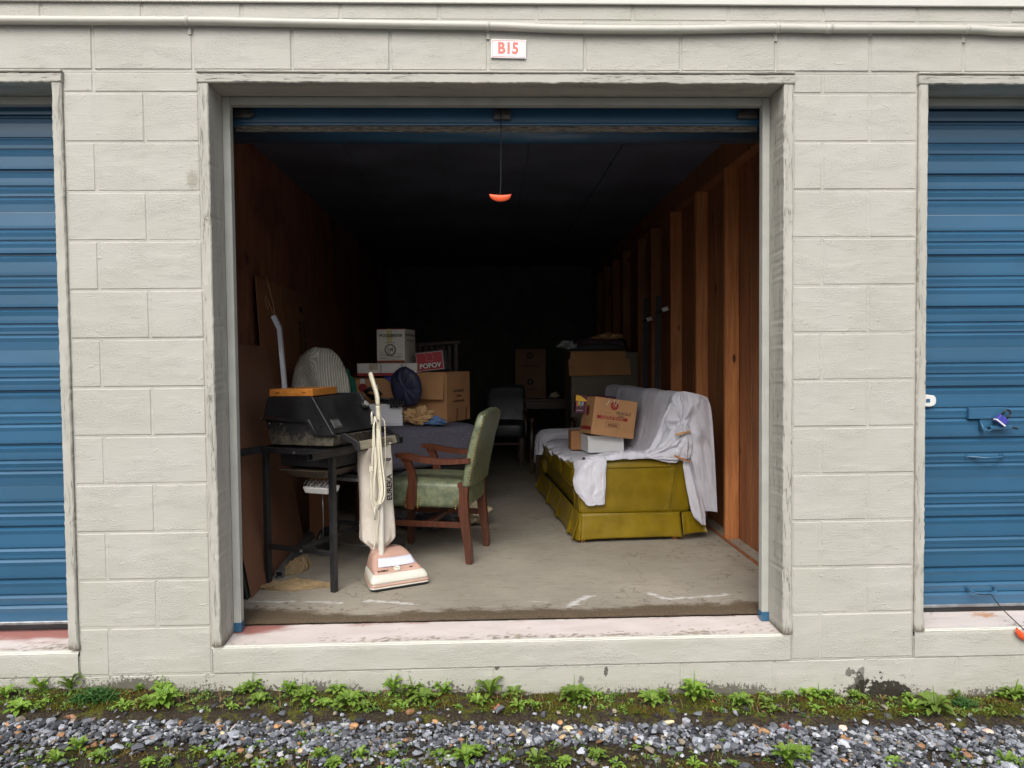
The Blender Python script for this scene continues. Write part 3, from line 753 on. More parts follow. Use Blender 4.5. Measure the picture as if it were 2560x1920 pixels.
# larger stones that stand out of the gravel
def stone_obj(x, y, sx, sy, sz, col, label, rz=0, seed=0):
    bm = bmesh.new(); bmesh.ops.create_icosphere(bm, subdivisions=3, radius=1)
    rr = np.random.default_rng(seed)
    pl = [(rr.normal(size=3), rr.uniform(.55, .85)) for _ in range(7)]
    for v in bm.verts:
        p = np.array(v.co[:])
        for n_, d in pl:
            n_ = n_/np.linalg.norm(n_); t = p @ n_
            if t > d: p = p - (t-d)*n_*.9
        p = p*(1+.05*fbm(p[0]*3+seed, p[1]*3, p[2]*3))
        v.co = (p[0]*sx, p[1]*sy, p[2]*sz)
    me = bpy.data.meshes.new('stone'); bm.to_mesh(me); bm.free(); me.polygons.foreach_set('use_smooth', [True]*len(me.polygons))
    mt = simple('stone_tint', col, .75, var=.3, vs=40, bs=200, bump=.4, col2=tuple(min(1, c*1.5) for c in col))
    o = link('stone', me, mt, None, (x, y, gz(x, y)+.010+sz*.45), (rr.normal()*.15, rr.normal()*.15, rz))
    return tag(o, label, 'stone')
stone_obj(0.294, -0.267, 0.023, 0.016, 0.012, (.62, .48, .28), 'pale tan stone, widest in the gravel below the curb centre', 0, 1)
stone_obj(0.698, -0.219, 0.04, 0.012, 0.01, (.62, .48, .28), 'long pale tan stone lying like a shelf in the gravel', -0.1, 2)
stone_obj(0.423, -0.273, 0.012, 0.01, 0.01, (.62, .48, .28), 'small tan stone beside the shelf-like tan stone', 0, 3)
stone_obj(0.083, -0.287, 0.03, 0.008, 0.007, (.62, .48, .28), 'flat tan stone sliver at the edge of the moss', 0, 4)
stone_obj(-0.546, -0.261, 0.021, 0.015, 0.014, (.42, .22, .10), 'rusty brown rounded stone beside the clover-like mat', 0, 5)
stone_obj(-0.808, -0.243, 0.018, 0.014, 0.014, (.5,.33,.18), 'orange tan rounded stone left of the clover-like mat', 0, 6)
stone_obj(-0.847, -0.264, 0.012, 0.01, 0.01, (.42, .22, .10), 'dark orange stone nestled against the orange tan stone', 0, 7)
stone_obj(-0.233, -0.222, 0.014, 0.012, 0.01, (.42, .22, .10), 'orange brown stone on the gravel edge under the vacuum cleaner', 0, 8)
stone_obj(1.398, -0.25, 0.027, 0.016, 0.012, (.62,.45,.36), 'pinkish tan stone below the right pier', 0.1, 9)
stone_obj(1.986, -0.271, 0.024, 0.015, 0.013, (.62,.45,.36), 'smooth pale pink stone near the right edge', 0, 10)
stone_obj(-0.751, -0.086, 0.011, 0.01, 0.012, (.62,.45,.36), 'round white pink pebble among the weeds under the grill end', 0, 11)
stone_obj(1.436, -0.363, 0.011, 0.01, 0.008, (.42, .22, .10), 'small orange pebble in the gravel right of the pinkish tan stone', 0, 12)
stone_obj(-1.815, -0.277, 0.016, 0.011, 0.008, (.42, .22, .10), 'flat orange stone below the blue door at the left edge', 0, 13)
stone_obj(-1.642, -0.227, 0.01, 0.018, 0.012, (.22,.15,.09), 'brown oval stone standing by the dead leaf under the left door', 0, 14)
stone_obj(-1.41, -0.238, 0.018, 0.012, 0.01, (.42,.43,.45), 'light grey angular stone in front of the left pier', 0, 15)
stone_obj(1.689, -0.309, 0.014, 0.01, 0.008, (.42,.43,.45), 'pale grey stone in the gravel below the right door', 0, 16)
stone_obj(1.143, -0.382, 0.01, 0.016, 0.008, (.62, .48, .28), 'yellow tan stone splinter in the gravel below the right pier', 0.6, 17)
stone_obj(1.521, -0.208, 0.016, 0.012, 0.01, (.42,.43,.45), 'rounded white grey stone under the right jamb foot', 0, 18)
stone_obj(0.267, -0.222, 0.012, 0.014, 0.011, (.42, .22, .10), 'brown orange upright pebble right of the red dead leaf', 0, 19)
stone_obj(0.266, -0.326, 0.016, 0.012, 0.01, (.40,.27,.14), 'brown flat stone under the red dead leaf', 0, 20)
stone_obj(-1.037, -0.315, 0.011, 0.009, 0.008, (.62, .48, .28), 'small cream pebble in the gravel in front of the left pier', 0, 21)
stone_obj(-0.708, -0.433, 0.014, 0.012, 0.01, (.45,.32,.2), 'double lobed tan pebble near the bottom edge', 0, 22)
stone_obj(-1.88, -0.257, 0.012, 0.008, 0.007, (.42, .22, .10), 'orange chip at the far left of the gravel', 0, 23)

# fallen leaves and sticks
def dead_leaf(x, y, s, label, seed=0, rz=0, col=(.42, .16, .08)):
    b = MB(); rr = random.Random(seed)
    lob = [0, .35, .55, 1, .6, .4, .95, .5, .45, .8, .4, .5, 1.0, .5, .35]
    n = len(lob); c = b.bm.verts.new((0, 0, .004)); ring = []
    for i, l in enumerate(lob):
        a = 2*PI*i/n; r = s*(l if l else .15); ring.append(b.bm.verts.new((math.cos(a)*r, math.sin(a)*r*.8, s*(.18*math.sin(2*a+seed)+.25*l*rr.random()))))
    for i in range(n): b.bm.faces.new((c, ring[i], ring[(i+1) % n]))
    b.tube([(0, 0, .004), (-s*.9, -s*.2, .003)], .0008, 5)
    m_ = simple('dead_leaf', col, .7, var=.35, vs=60, bs=150, bump=.4)
    o = b.build('dead_leaf', m_, None, smooth=False, loc=(x, y, gz(x, y)+.016), rot=(.15, -.1, rz), solid=.0008)
    return tag(o, label, 'leaf')
dead_leaf(0.018, -0.141, 0.033, 'curled red brown dead leaf on the soil under the armchair end of the curb', 1, 0.3, (.42, .16, .08))
dead_leaf(-1.669, -0.211, 0.028, 'upright pointed brown dead leaf below the left blue door', 2, 1.4, (.30,.14,.08))
dead_leaf(-1.571, -0.226, 0.02, 'small orange brown leaf crumbs beside the dark clump', 3, 0.2, (.4,.18,.1))
dead_leaf(1.179, -0.246, 0.035, 'flat dark red dead leaf on the gravel below the right jamb', 4, 0.1, (.16,.05,.03))
dead_leaf(0.931, -0.079, 0.012, 'tiny rust coloured leaf fragment in the soil under the sofa', 5, 0.1, (.3,.08,.04))

# ------------------------------------------------------------ fittings on the facade
# conduit pipe
t = thing('conduit_pipe', 'cream painted metal conduit sagging along the top of the block wall', 'pipe')
PX = [(-3.4, 2.592), (-1.975, 2.585), (-1.22, 2.585), (-.951, 2.582), (-.4, 2.575), (.0, 2.571), (.35, 2.560), (.8, 2.560), (1.224, 2.568), (1.44, 2.566), (2.035, 2.566), (2.287, 2.558), (3.5, 2.556)]
pp = [Vector((x, -.0225, z)) for x, z in PX]
def cr(P, t):
    n = len(P)-1; x = t*n; i = min(int(x), n-1); f = x-i
    p0, p1, p2, p3 = P[max(i-1, 0)], P[i], P[i+1], P[min(i+2, n)]
    return .5*((2*p1) + (p2-p0)*f + (2*p0-5*p1+4*p2-p3)*f*f + (3*p1-p0-3*p2+p3)*f*f*f)
b = MB(); b.tube([cr(pp, i/120) for i in range(121)], .0165, 16); b.build('pipe', M_pipe, t)
b = MB(); b.tube([(1.425, -.0225, 2.566), (1.455, -.0225, 2.566)], .0185, 16); b.build('coupling', M_pipe, t)
for x, z in ((-1.222, 2.585), (.008, 2.571), (1.224, 2.568), (2.035, 2.566), (-2.6, 2.589), (2.9, 2.557)):
    b = MB(); b.tube([(x-.006, -.0225, z), (x+.006, -.0225, z)], .0182, 16)
    b.box(x-.0075, x+.0075, -.0055, -.001, z-.047, z-.014, bev=.0015); b.cyl((x, -.0055, z-.034), (x, -.009, z-.034), .0038, 8)
    b.build('pipe_strap', M_pipe, t)
# unit number sign
t = thing('number_sign', 'white unit sign reading B15 in red, screwed on the blocks above the open bay', 'sign', (.093, -.008, 2.4825)); t.rotation_euler = (0, R(1.2), 0)
M_signw = simple('sign_white', (.86, .87, .90), .3, var=.02, bump=.02); M_signr = simple('sign_red', (.74, .17, .13), .45, var=.05, bump=.02)
b = MB(); b.box(-.0735, .0735, -.004, .003, -.0385, .0385, bev=.0015); b.build('sign_plate', M_signw, t)
for (x0, x1, z0, z1) in ((-.069, .069, .032, .034), (-.069, .069, -.034, -.032), (-.069, -.067, -.032, .032), (.067, .069, -.032, .032)):
    b = MB(); b.box(x0, x1, -.0048, -.0036, z0, z1); b.build('border_line', M_signr, t)
text('B15', .064, M_signr, t, (-.002, -.0046, .000), bold=.0026, sx=.88)

# ------------------------------------------------------------ raised door of the middle bay
t = thing('roller_door', 'open blue roller door coiled above the middle bay, only its bottom edge showing', 'door')
M_wst = simple('weathered_rubber', (.07, .055, .045), .8, var=.5, vs=30, bump=.6, bs=90, bd=.002, stretch=(1, 6, 6), col2=(.20, .17, .13))
M_dkpl = simple('dull_dark_steel', (.10, .095, .09), .45, .6, var=.3, vs=30)
b = MB(); b.box(-1.148, 1.256, .250, .262, 2.262, 2.335, bev=.003); b.build('curtain_panel', M_blue, t)
b = MB(); b.box(-1.146, 1.254, .246, .285, 2.250, 2.2615, bev=.003); b.build('bottom_bar', M_blue, t)
b = MB(); b.grid(90, 4, lambda u, v: (-1.13+2.37*u, .252+.010*math.sin(PI*v)*0+.004*fbm(u*30, v*3), 2.249-.026*v+.0025*fbm(u*20, v, 5)), smooth=False); b.build('rubber_seal', M_wst, t, solid=.006)
b = MB()
b.tube([(-1.30, .46, 2.405), (1.40, .46, 2.405)], .165, 40); b.build('door_coil', M_blue, t)
for x0, x1 in ((-1.128, -1.04), (.03, .108), (1.146, 1.238)):
    b = MB()
    if x0 < 1 and x0 > 0: b.box(x0, x1, .225, .249, 2.272, 2.316, bev=.003)
    else: b.prism([(0, 0), (x1-x0-.02, 0), (x1-x0, .018), (x1-x0-.012, .038), (0, .038)] if x0 < 0 else [(0, 0), (x1-x0, 0), (x1-x0, .038), (.012, .038), (0, .018)], Matrix.Translation((x0, .249, 2.279)) @ Matrix.Rotation(PI/2, 4, 'X'), .022, bev=.002)
    b.build('lift_plate', M_dkpl, t)
def grip_mesh(mat, parent=None, loc=(0, 0, 0), rot=(0, 0, 0)):
    """half-moon pull handle moulded round a rod"""
    b = MB(); W = .0495
    def f(u, v):
        x = -W + 2*W*u; k = math.sqrt(max(0, 1-(x/W)**2)); h = .004 + .026*k**.85
        a = v*2*PI; rx = .0075; 
        z = -h/2 + (h/2)*math.cos(a); y = rx*math.sin(a)*(1.25+.5*math.cos(a))*(.5+.5*k)
        return (x, y, z+.004*(1-k)*0 + (-.0035*math.cos(x*30)) - .03*x)
    b.grid(28, 20, f, closeu=False)
    return b.build('grip', mat, parent, loc=loc, rot=rot)
def pull(label, a, pts, gl, grot):
    t = thing('pull_cord', label, 'pull cord')
    b = MB(); b.tube(pts, .0022, 7)
    for i in range(0): pass
    b.build('cord', M_cord, t); grip_mesh(M_orange, t, gl, grot); return t
pull('black cord with orange grip hanging free in the open bay under the sign', 0, [(.062, .222, 2.31), (.0625, .222, 2.2), (.0605, .224, 2.1), (.060, .225, 2.0), (.0555, .225, 1.938), (.055, .225, 1.92)], (.056, .225, 1.936), (0, 0, R(-4)))

# ------------------------------------------------------------ hardware of the right-hand door
b = MB()
b.prism([(0, -.028), (.078, -.034), (.096, -.029), (.106, -.016), (.106, .006), (.096, .018), (.0, .031)], Matrix.Translation((1.945, .192, .985)) @ Matrix.Rotation(PI/2, 4, 'X'), .012, bev=.003)
o = b.build('latch_handle', M_white, dR)
b = MB(); b.box(2.002, 2.020, .178, .1795, .972, .988); b.build('latch_slot', M_blue, o)
t_h = None
b = MB(); b.box(2.204, 2.385, .178, .199, .892, .945, bev=.003)
b.box(2.262, 2.322, .186, .199, .853, .893, bev=.002); b.build('lock_plate', M_blue, dR)
b = MB(); b.box(2.296, 2.398, .160, .172, .843, .862, bev=.004); b.tube([(2.262, .19, .885), (2.265, .17, .85), (2.285, .165, .835), (2.31, .166, .850)], .004, 8)
b.cyl((2.272, .2, .846), (2.272, .165, .846), .010, 12); b.build('slide_bolt', M_blue, dR)
b = MB(); b.prism([(0, 0), (.028, -.004), (.024, .006), (.004, .010)], Matrix.Translation((2.398, .168, .846)) @ Matrix.Rotation(PI/2, 4, 'X'), .008, bev=.002); b.build('bolt_tip', M_black, dR)
b = MB(); b.tube([(2.198, .197, .716), (2.235, .193, .716), (2.262, .158, .716), (2.34, .156, .718), (2.372, .19, .720)], [.010, .009, .0075, .0075, .009], 10, rz=.6); b.cyl((2.206, .199, .716), (2.206, .193, .716), .013, 12); b.cyl((2.368, .199, .720), (2.368, .192, .720), .011, 12); b.build('lift_handle', M_blue, dR)
b = MB(); b.tube([(2.212, .197, .098), (2.225, .165, .092), (2.25, .156, .086), (2.3, .156, .087), (2.33, .165, .095), (2.342, .197, .099)], .0065, 10, rz=.6); b.build('lift_handle', M_blue, dR)
t = thing('padlock', 'open blue and black padlock hooked on the right blue door', 'padlock', (2.352, .155, .905), 0)
M_lockb = simple('padlock_blue', (.045, .05, .30), .35, var=.15)
Mr = Matrix.Rotation(R(38), 4, 'Y')
b = MB(); b.tube([Mr @ Vector(p) for p in ((-.012, 0, -.004), (-.014, 0, .022), (-.008, 0, .033), (.004, 0, .036), (.014, 0, .030), (.016, 0, .012), (.016, 0, -.004))], .0045, 8); b.build('shackle', M_black, t)
b = MB(); b.box(-.026, .026, -.012, .012, -.042, -.004, bev=.005, seg=2, M=Mr); b.build('lock_body', M_lockb, t)
b = MB(); b.box(-.0262, .0262, -.0124, .0124, -.040, -.031, bev=.002, M=Mr); b.build('label_band', M_white, t)
pull('black cord and orange grip tied to the low handle of the right blue door', 0, [(2.216, .158, .094), (2.24, .150, .086), (2.27, .149, .084), (2.296, .150, .086), (2.302, .145, .078), (2.30, .13, .066), (2.31, .08, .03), (2.325, .02, -.004), (2.332, -.012, -.02)], (2.330, -.022, -.030), (R(8), R(30), R(4)))

# ------------------------------------------------------------ inside: floor, ceiling, walls
def floor_mat():
    m, nt, b = newmat('stained_concrete_floor')
    w = nd(nt, 'Attribute'); w.attribute_name = 'white'; d = nd(nt, 'Attribute'); d.attribute_name = 'dirt'
    n = noi(nt, coord(nt, (1, 1, 1)), 1.3, 6, .6); n2 = noi(nt, coord(nt, (5, 9, 5)), 2, 6, .7, .5); f = noi(nt, coord(nt, (60, 60, 60)), 2, 5, .7)
    sp = nd(nt, 'TexVoronoi', {'Vector': coord(nt, (22, 22, 22)), 'Scale': 1.0}).outputs['Distance']
    c = mixc(nt, ramp(nt, n, .35, .65), srgb(142, 136, 124), srgb(159, 152, 139))
    c = mixc(nt, mth(nt, 'MULTIPLY', ramp(nt, n2, .5, .7), .5), c, srgb(128, 116, 99))
    c = mixc(nt, mth(nt, 'MULTIPLY', ramp(nt, sp, .09, .03), .6), c, srgb(60, 50, 40))
    ck = nd(nt, 'TexVoronoi', {'Vector': nd(nt, 'VectorMath', {0: coord(nt, (1, 1, 1)), 1: nd(nt, 'TexNoise', {'Vector': coord(nt, (1, 1, 1)), 'Scale': 4.0, 'Detail': 4}).outputs['Color']}).outputs[0], 'Scale': .8}, feature='DISTANCE_TO_EDGE').outputs['Distance']
    c = mixc(nt, mth(nt, 'MULTIPLY', ramp(nt, ck, .006, .001), .55), c, srgb(70, 60, 50))
    scuff = noi(nt, coord(nt, (1.2, 14, 1)), 3.0, 6, .75, 1.0)
    c = mixc(nt, mth(nt, 'MULTIPLY', ramp(nt, scuff, .56, .70), .35), c, srgb(178, 170, 156))
    c = mixc(nt, mth(nt, 'MULTIPLY', ramp(nt, scuff, .44, .32), .35), c, srgb(96, 84, 68))
    c = mixc(nt, d.outputs['Fac'], c, mixc(nt, ramp(nt, f, .35, .65), srgb(58, 46, 34), srgb(105, 88, 66)))
    c = mixc(nt, w.outputs['Fac'], c, srgb(222, 222, 222))
    setb(nt, b, c, nd(nt, 'MapRange', {0: n2, 3: .5, 4: .75}).outputs[0], 0, mth(nt, 'ADD', f, mth(nt, 'MULTIPLY', d.outputs['Fac'], 1.5)), .35, .002, .4)
    return m
M_floor = floor_mat()
xs = np.linspace(-1.60, 1.72, 340); ys = list(np.linspace(.206, .62, 90)) + [.7, .8, 1, 1.5, 2, 3, 4, 5, 6, 7, 8]
fme = gridmesh('floor', xs, ys, lambda x, y: (x, y, 0 + (.0016*fbm(x*12, y*12, 3) - .004*sst(y, .26, .21) if y < .5 else 0)))
STK = [((-.922, .487), (-.747, .463), .020), ((-1.2, .51), (-.98, .492), .014), ((-.62, .488), (-.391, .428), .022), ((.479, .486), (.369, .345), .026), ((.80, .505), (.865, .418), .024), ((.865, .418), (1.174, .47), .020), ((.27, .41), (.18, .43), .006)]
wv, dv = [], []
for y in ys:
    for x in xs:
        w = 0
        if y < .6:
            n = fbm(x*22, y*50, 7); n1 = fbm(x*60, y*90, 17)
            for (ax, ay), (bx, by), r in STK:
                t_ = max(0, min(1, ((x-ax)*(bx-ax)+(y-ay)*(by-ay))/((bx-ax)**2+(by-ay)**2)))
                q = math.hypot((x-ax-(bx-ax)*t_)*.7, y-ay-(by-ay)*t_)/r
                w = max(w, sst(1.15 - q + n*.9 + n1*.35, .45, 1.0))
            lim = .315 + .05*fbm(x*2.2, 0, 5) + .055*sst(abs(x-.05), .55, 1.15)
            d = sst(lim - y + .035*fbm(x*12, y*24, 8) + .016*fbm(x*60, y*70, 4), -.03, .03)*(.9)
            d = max(d, .75*sst(fbm(x*38, y*45, 33) + .5*sst(y, .60, .35) + .35*sst(x, -.55, -.9), .95, 1.25))
            d *= (1-w)
        else: d = 0
        wv.append(w*.6); dv.append(d)
attr_mesh(fme, 'white', wv); attr_mesh(fme, 'dirt', dv)
struct(link('floor', fme, M_floor))
# a concrete slab edge under the floor
b = MB(); b.box(-1.7, 1.8, .2, 8.0, -.5, -.02); struct(b.build('slab', M_floor))
M_ceil = simple('dark_ceiling_board', (.10, .108, .145), .7, var=.3, vs=1.5, bump=.3, bs=30)
b = MB(); b.box(-1.7, 1.8, .19, 8.0, 2.60, 2.64)
ce = struct(b.build('ceiling', M_ceil))
M_joist = simple('old_joist', (.06, .05, .045), .8, var=.3, stretch=(8, 1, 8), bump=.4)
for x in (-.95, -.33, .29, .9):
    b = MB(); b.box(x-.012, x+.012, .2, 7.9, 2.585, 2.5995); b.build('seam_batten', M_ceil, ce)
# front return walls inside, left partition (plywood), right partition (studs and boards), back
M_inner = simple('inner_block', (.10, .095, .09), .9, var=.25, bump=.6, bs=40, bd=.004)
t = thing('inner_front_wall', 'dark unpainted block returns behind the door frame', 'wall')
for x0, x1, z0 in ((-1.56, -1.20, 0), (1.30, 1.66, 0)):
    b = MB(); b.box(x0, x1, .195, .215, z0, 2.6); b.build('return_panel', M_inner, t)
b = MB(); b.box(-1.56, 1.66, .195, .215, 2.36, 2.6); b.build('return_panel', M_inner, t)
def plywood():
    m, nt, b = newmat('reddish_plywood')
    v = coord(nt, (3, 1.6, .35)); g = noi(nt, v, 3, 7, .7, 1.5); g2 = noi(nt, coord(nt, (9, 9, .6)), 6, 3, .6); blot = noi(nt, coord(nt, (1, 1, 1)), 1.5, 4, .6)
    k = nd(nt, 'TexVoronoi', {'Vector': coord(nt, (2, 4.2, 1.6)), 'Scale': 1.0}).outputs['Distance']
    c = mixc(nt, ramp(nt, g, .3, .7), srgb(122, 78, 60), srgb(160, 106, 82))
    c = mixc(nt, mth(nt, 'MULTIPLY', ramp(nt, g2, .5, .75), .5), c, srgb(66, 42, 34))
    c = mixc(nt, ramp(nt, blot, .45, .7), c, srgb(100, 62, 48))
    c = mixc(nt, ramp(nt, mth(nt, 'ADD', k, mth(nt, 'MULTIPLY', g, .06)), .125, .07), c, srgb(26, 16, 14))
    setb(nt, b, c, .65, 0, g, .3, .0012, .35)
    return m
M_ply = plywood()
t = thing('plywood_partition', 'reddish brown knotty plywood partition on the left of the bay', 'wall')
y = .216
while y < 7.7:
    y1 = min(y+1.22, 7.74)
    b = MB(); b.box(-1.56, -1.52, y+.0015, y1-.0015, 0, 2.44, bev=.001); b.build('plywood_sheet', M_ply, t); y = y1
b = MB(); b.box(-1.56, -1.522, .216, 7.74, 2.4415, 2.6); b.build('top_strip', M_ply, t)
b = MB(); b.box(-1.60, -1.561, .2, 8, -.1, 2.86); b.build('backing', M_inner, t)
t = thing('back_wall', 'dark boarded back wall at the far end of the bay', 'wall')
x = -1.56
while x < 1.6:
    x1 = min(x+1.05, 1.66); b = MB(); b.box(x+.002, x1-.002, 7.70, 7.74, 0, 2.6); b.build('plywood_sheet', M_inner, t); x = x1
b = MB(); b.box(-1.6, 1.7, 7.745, 7.9, -.1, 2.86); b.build('backing', M_inner, t)
M_board = woodmat('red_brown_board', srgb(128, 80, 50), srgb(160, 102, 64), 2, obj=False, rough=.65)
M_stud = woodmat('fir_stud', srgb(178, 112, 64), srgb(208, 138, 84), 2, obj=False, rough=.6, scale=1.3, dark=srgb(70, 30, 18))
M_stud_dim = woodmat('dimmed_fir_stud', srgb(132, 86, 54), srgb(162, 108, 68), 2, obj=False, rough=.7)  # farther studs: light falling off into the bay is put in the colour
t = thing('stud_partition', 'open timber stud partition with red brown boards on the right of the bay', 'wall')
y = .216; rr = random.Random(4)
while y < 7.7:
    w = rr.choice((.14, .185, .185, .235)); y1 = min(y+w, 7.74)
    b = MB(); b.box(1.62+rr.uniform(0, .004), 1.645, y+.0015, y1-.0015, 0, 2.59, bev=.0015); b.build('board', M_board, t); y = y1
b = MB(); b.box(1.65, 1.70, .2, 8, -.1, 2.86); b.build('backing', M_inner, t)
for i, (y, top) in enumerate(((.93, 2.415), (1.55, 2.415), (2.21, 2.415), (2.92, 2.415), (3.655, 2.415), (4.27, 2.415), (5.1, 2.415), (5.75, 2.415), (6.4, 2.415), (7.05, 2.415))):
    b = MB(); b.box(1.53+rr.uniform(-.003, .003), 1.6195, y, y+.038, 0, top, bev=.0018); b.build('stud', M_stud if i < 4 else M_stud_dim, t)
for y in (1.59, 2.25): 
    b = MB(); b.box(1.575, 1.6195, y, y+.036, 0, 2.41, bev=.0018); b.build('stud', M_board, t)
b = MB(); b.box(1.545, 1.6195, .22, 7.70, 2.416, 2.454, bev=.001); b.build('top_plate', M_board, t)
b = MB(); b.box(1.55, 1.6195, .22, 7.70, 2.4545, 2.5985, bev=.001); b.build('header_beam', M_board, t)
b = MB(); b.box(1.512, 1.530, .30, 5.0, .0005, .012, bev=.001); tag(b.build('floor_batten', M_board), 'thin wooden batten lying along the foot of the stud wall', 'batten')
# ------------------------------------------------------------ left side: sheets leaning, rail, grill
def cardboard(name, c=srgb(176, 130, 88), fl=40):
    m, nt, b = newmat(name)
    g = noi(nt, coord(nt, (2, 2, 30), True), 3, 3, .5); n = noi(nt, coord(nt, (3, 3, 3), True), 1.5, 4, .6); s = noi(nt, coord(nt, (20, 20, 1.2), True), 3, 4, .6)
    cc = mixc(nt, ramp(nt, n, .3, .7), c, tuple(x*.82 for x in c)); cc = mixc(nt, mth(nt, 'MULTIPLY', ramp(nt, s, .55, .7), .25), cc, tuple(x*.6 for x in c))
    setb(nt, b, cc, .8, 0, g, .25, .0012, .2); return m
M_card = cardboard('corrugated_card', srgb(186, 140, 98)); M_card2 = cardboard('corrugated_card_dull', srgb(160, 116, 80)); M_cardd = cardboard('old_brown_card', srgb(140, 98, 68))
M_hard = simple('brown_hardboard', srgb(122, 84, 64), .6, var=.10, vs=4, bump=.25, bs=120, col2=srgb(132, 94, 72))
M_ink = simple('black_print', (.02, .018, .016), .7, bump=0); M_redink = simple('red_print', srgb(140, 30, 34), .7, bump=0)
M_pen = simple('marker_pen', (.05, .03, .025), .7, bump=0)
def lean_sheet(name, y0, y1, xb, xt, z1, th, mat, label, cat, r=.06, xb2=None, cut=True, z0=0):
    """sheet standing on the floor, leaning on the left wall; bottom edge xb (front) to xb2 (rear)"""
    b = MB(); n = 6; H = z1-z0
    L = y1-y0
    poly = [(0, 0), (L, 0)] + ([(L-r+r*math.cos(a*PI/2/n), H-r+r*math.sin(a*PI/2/n)) for a in range(n+1)]) + ([(r-r*math.sin(a*PI/2/n), H-r+r*math.cos(a*PI/2/n)) for a in range(n+1)] if cut else [(0, H)])
    b.prism(poly, Matrix.Identity(4), th, bev=.0008)
    xb2 = xb if xb2 is None else xb2
    ux = Vector((xb2-xb, L, 0)).normalized(); hgt = Vector((xt-xb, 0, H)).normalized()
    wn_ = ux.cross(hgt).normalized()
    M = Matrix((ux, hgt, wn_)).transposed().to_4x4(); M.translation = Vector((xb, y0, z0))
    o = b.build(name, mat, None); o.matrix_world = M; o.matrix_basis = M
    return tag(o, label, cat)
lean_sheet('hardboard_panel', .555, 1.62, -1.212, -1.44, 1.31, .005, M_hard, 'brown hardboard sheet with rounded corners leaning behind the grill at the doorway', 'board', xb2=-1.222)
lean_sheet('hardboard_panel', 1.40, 2.75, -1.31, -1.42, 1.045, .006, M_hard, 'shorter brown hardboard sheet standing behind the grill beside the cardboard', 'board', r=.02, xb2=-1.30)
lean_sheet('dark_board', .53, 1.3, -1.226, -1.40, .90, .006, simple('grey_green_board', (.03, .035, .03), .6), 'thin dark green board showing its edge behind the hardboard at the left jamb', 'board', r=.01)
lean_sheet('dark_board', .54, 1.4, -1.245, -1.45, 1.0, .006, simple('black_board', (.012, .012, .012), .6), 'thin black board behind the dark green board at the left jamb', 'board', r=.01)
cs = lean_sheet('cardboard_sheet', 1.58, 4.25, -1.40, -1.492, 1.74, .006, M_cardd, 'large flattened brown carton leaning on the plywood, printed FRAGILE', 'cardboard', r=.01, xb2=-1.42)
def on_sheet(u0, body, size, dy, dz, rot, mat=M_ink, bold=.002, sx=1):
    o = text(body, size, mat, cs, (dy, dz, .0068), (0, 0, rot), bold=bold, sx=sx); return o
on_sheet(0, 'FRAGILE', .085, 1.00, 1.33, -PI/2, bold=.003, sx=1.1); on_sheet(0, 'THIS SIDE UP', .07, 1.13, 1.32, -PI/2, bold=.002, sx=1.0)
for dy, dz in ((1.07, 1.60), (1.09, 1.03)):
    b = MB(); b.box(dy-.055, dy+.055, dz-.022, dz+.022, .0062, .0067); b.build('printed_block', M_ink, cs)
for (a0, a1, c0, c1) in ((.36, .363, 1.12, 1.30), (.44, .443, 1.12, 1.30), (.36, .443, 1.12, 1.123), (.36, .443, 1.30, 1.303)):
    b = MB(); b.box(a0, a1, c0, c1, .0062, .0067); b.build('printed_line', M_ink, cs)
b = MB(); b.box(.545, .549, .2, 1.735, .0060, .0075); b.build('fold_crease', M_card2, cs)

# bent metal rail leaning, with a string tied to its top
t = thing('metal_rail', 'shiny galvanised channel rail standing upright at the back of the grill, string tied on', 'rail')
b = MB()
A_, B_ = Vector((-1.242, 1.13, 1.45)), Vector((-1.148, 1.07, .737))
K_ = Vector((-1.208, 1.12, 1.385))
def cpoly(w, d, th=.003): return [(-w, -d), (w, -d), (w, -d+th), (-w+th, -d+th), (-w+th, d-th), (w, d-th), (w, d), (-w, d)]
def channel(b, a, c, w, d, up=(0, 1, 0), th=.003):
    ax = (c-a).normalized(); u = Vector(up); s_ = ax.cross(u).normalized(); u = s_.cross(ax).normalized()
    M = Matrix((s_, u, ax)).transposed().to_4x4(); M.translation = a
    b.prism(cpoly(w, d, th), M, (c-a).length)
channel(b, B_, K_, .011, .014); channel(b, K_ - Vector((0, 0, .004)), A_, .012, .016)
b.build('channel', simple('bright_zinc', (.62, .66, .72), .35, .35, var=.12, vs=6), t)
M_string = simple('jute_string', srgb(150, 125, 92), .9, bump=.4, bs=300)
b = MB(); b.tube([A_+Vector((.01, 0, -.01)), A_+Vector((-.005, .01, .08)), A_+Vector((-.03, .02, .17)), A_+Vector((-.05, .03, .235))], .0018, 5)
b.tube([A_+Vector((.01, 0, -.01)), A_+Vector((-.02, .0, .06)), A_+Vector((-.045, .01, .12)), A_+Vector((-.05, 0, .10)), A_+Vector((-.03, 0, .04))], .0016, 5); b.build('string', M_string, t)
# channel lying on the floor
t = thing('metal_channel', 'grey steel channel lying on the floor along the left wall under the grill', 'rail')
b = MB(); channel(b, Vector((-1.165, .87, .022)), Vector((-1.225, 2.0, .022)), .020, .020, up=(1, 0, 0)); b.build('channel', simple('grey_steel', (.16, .18, .19), .45, .5, var=.3, vs=12), t)
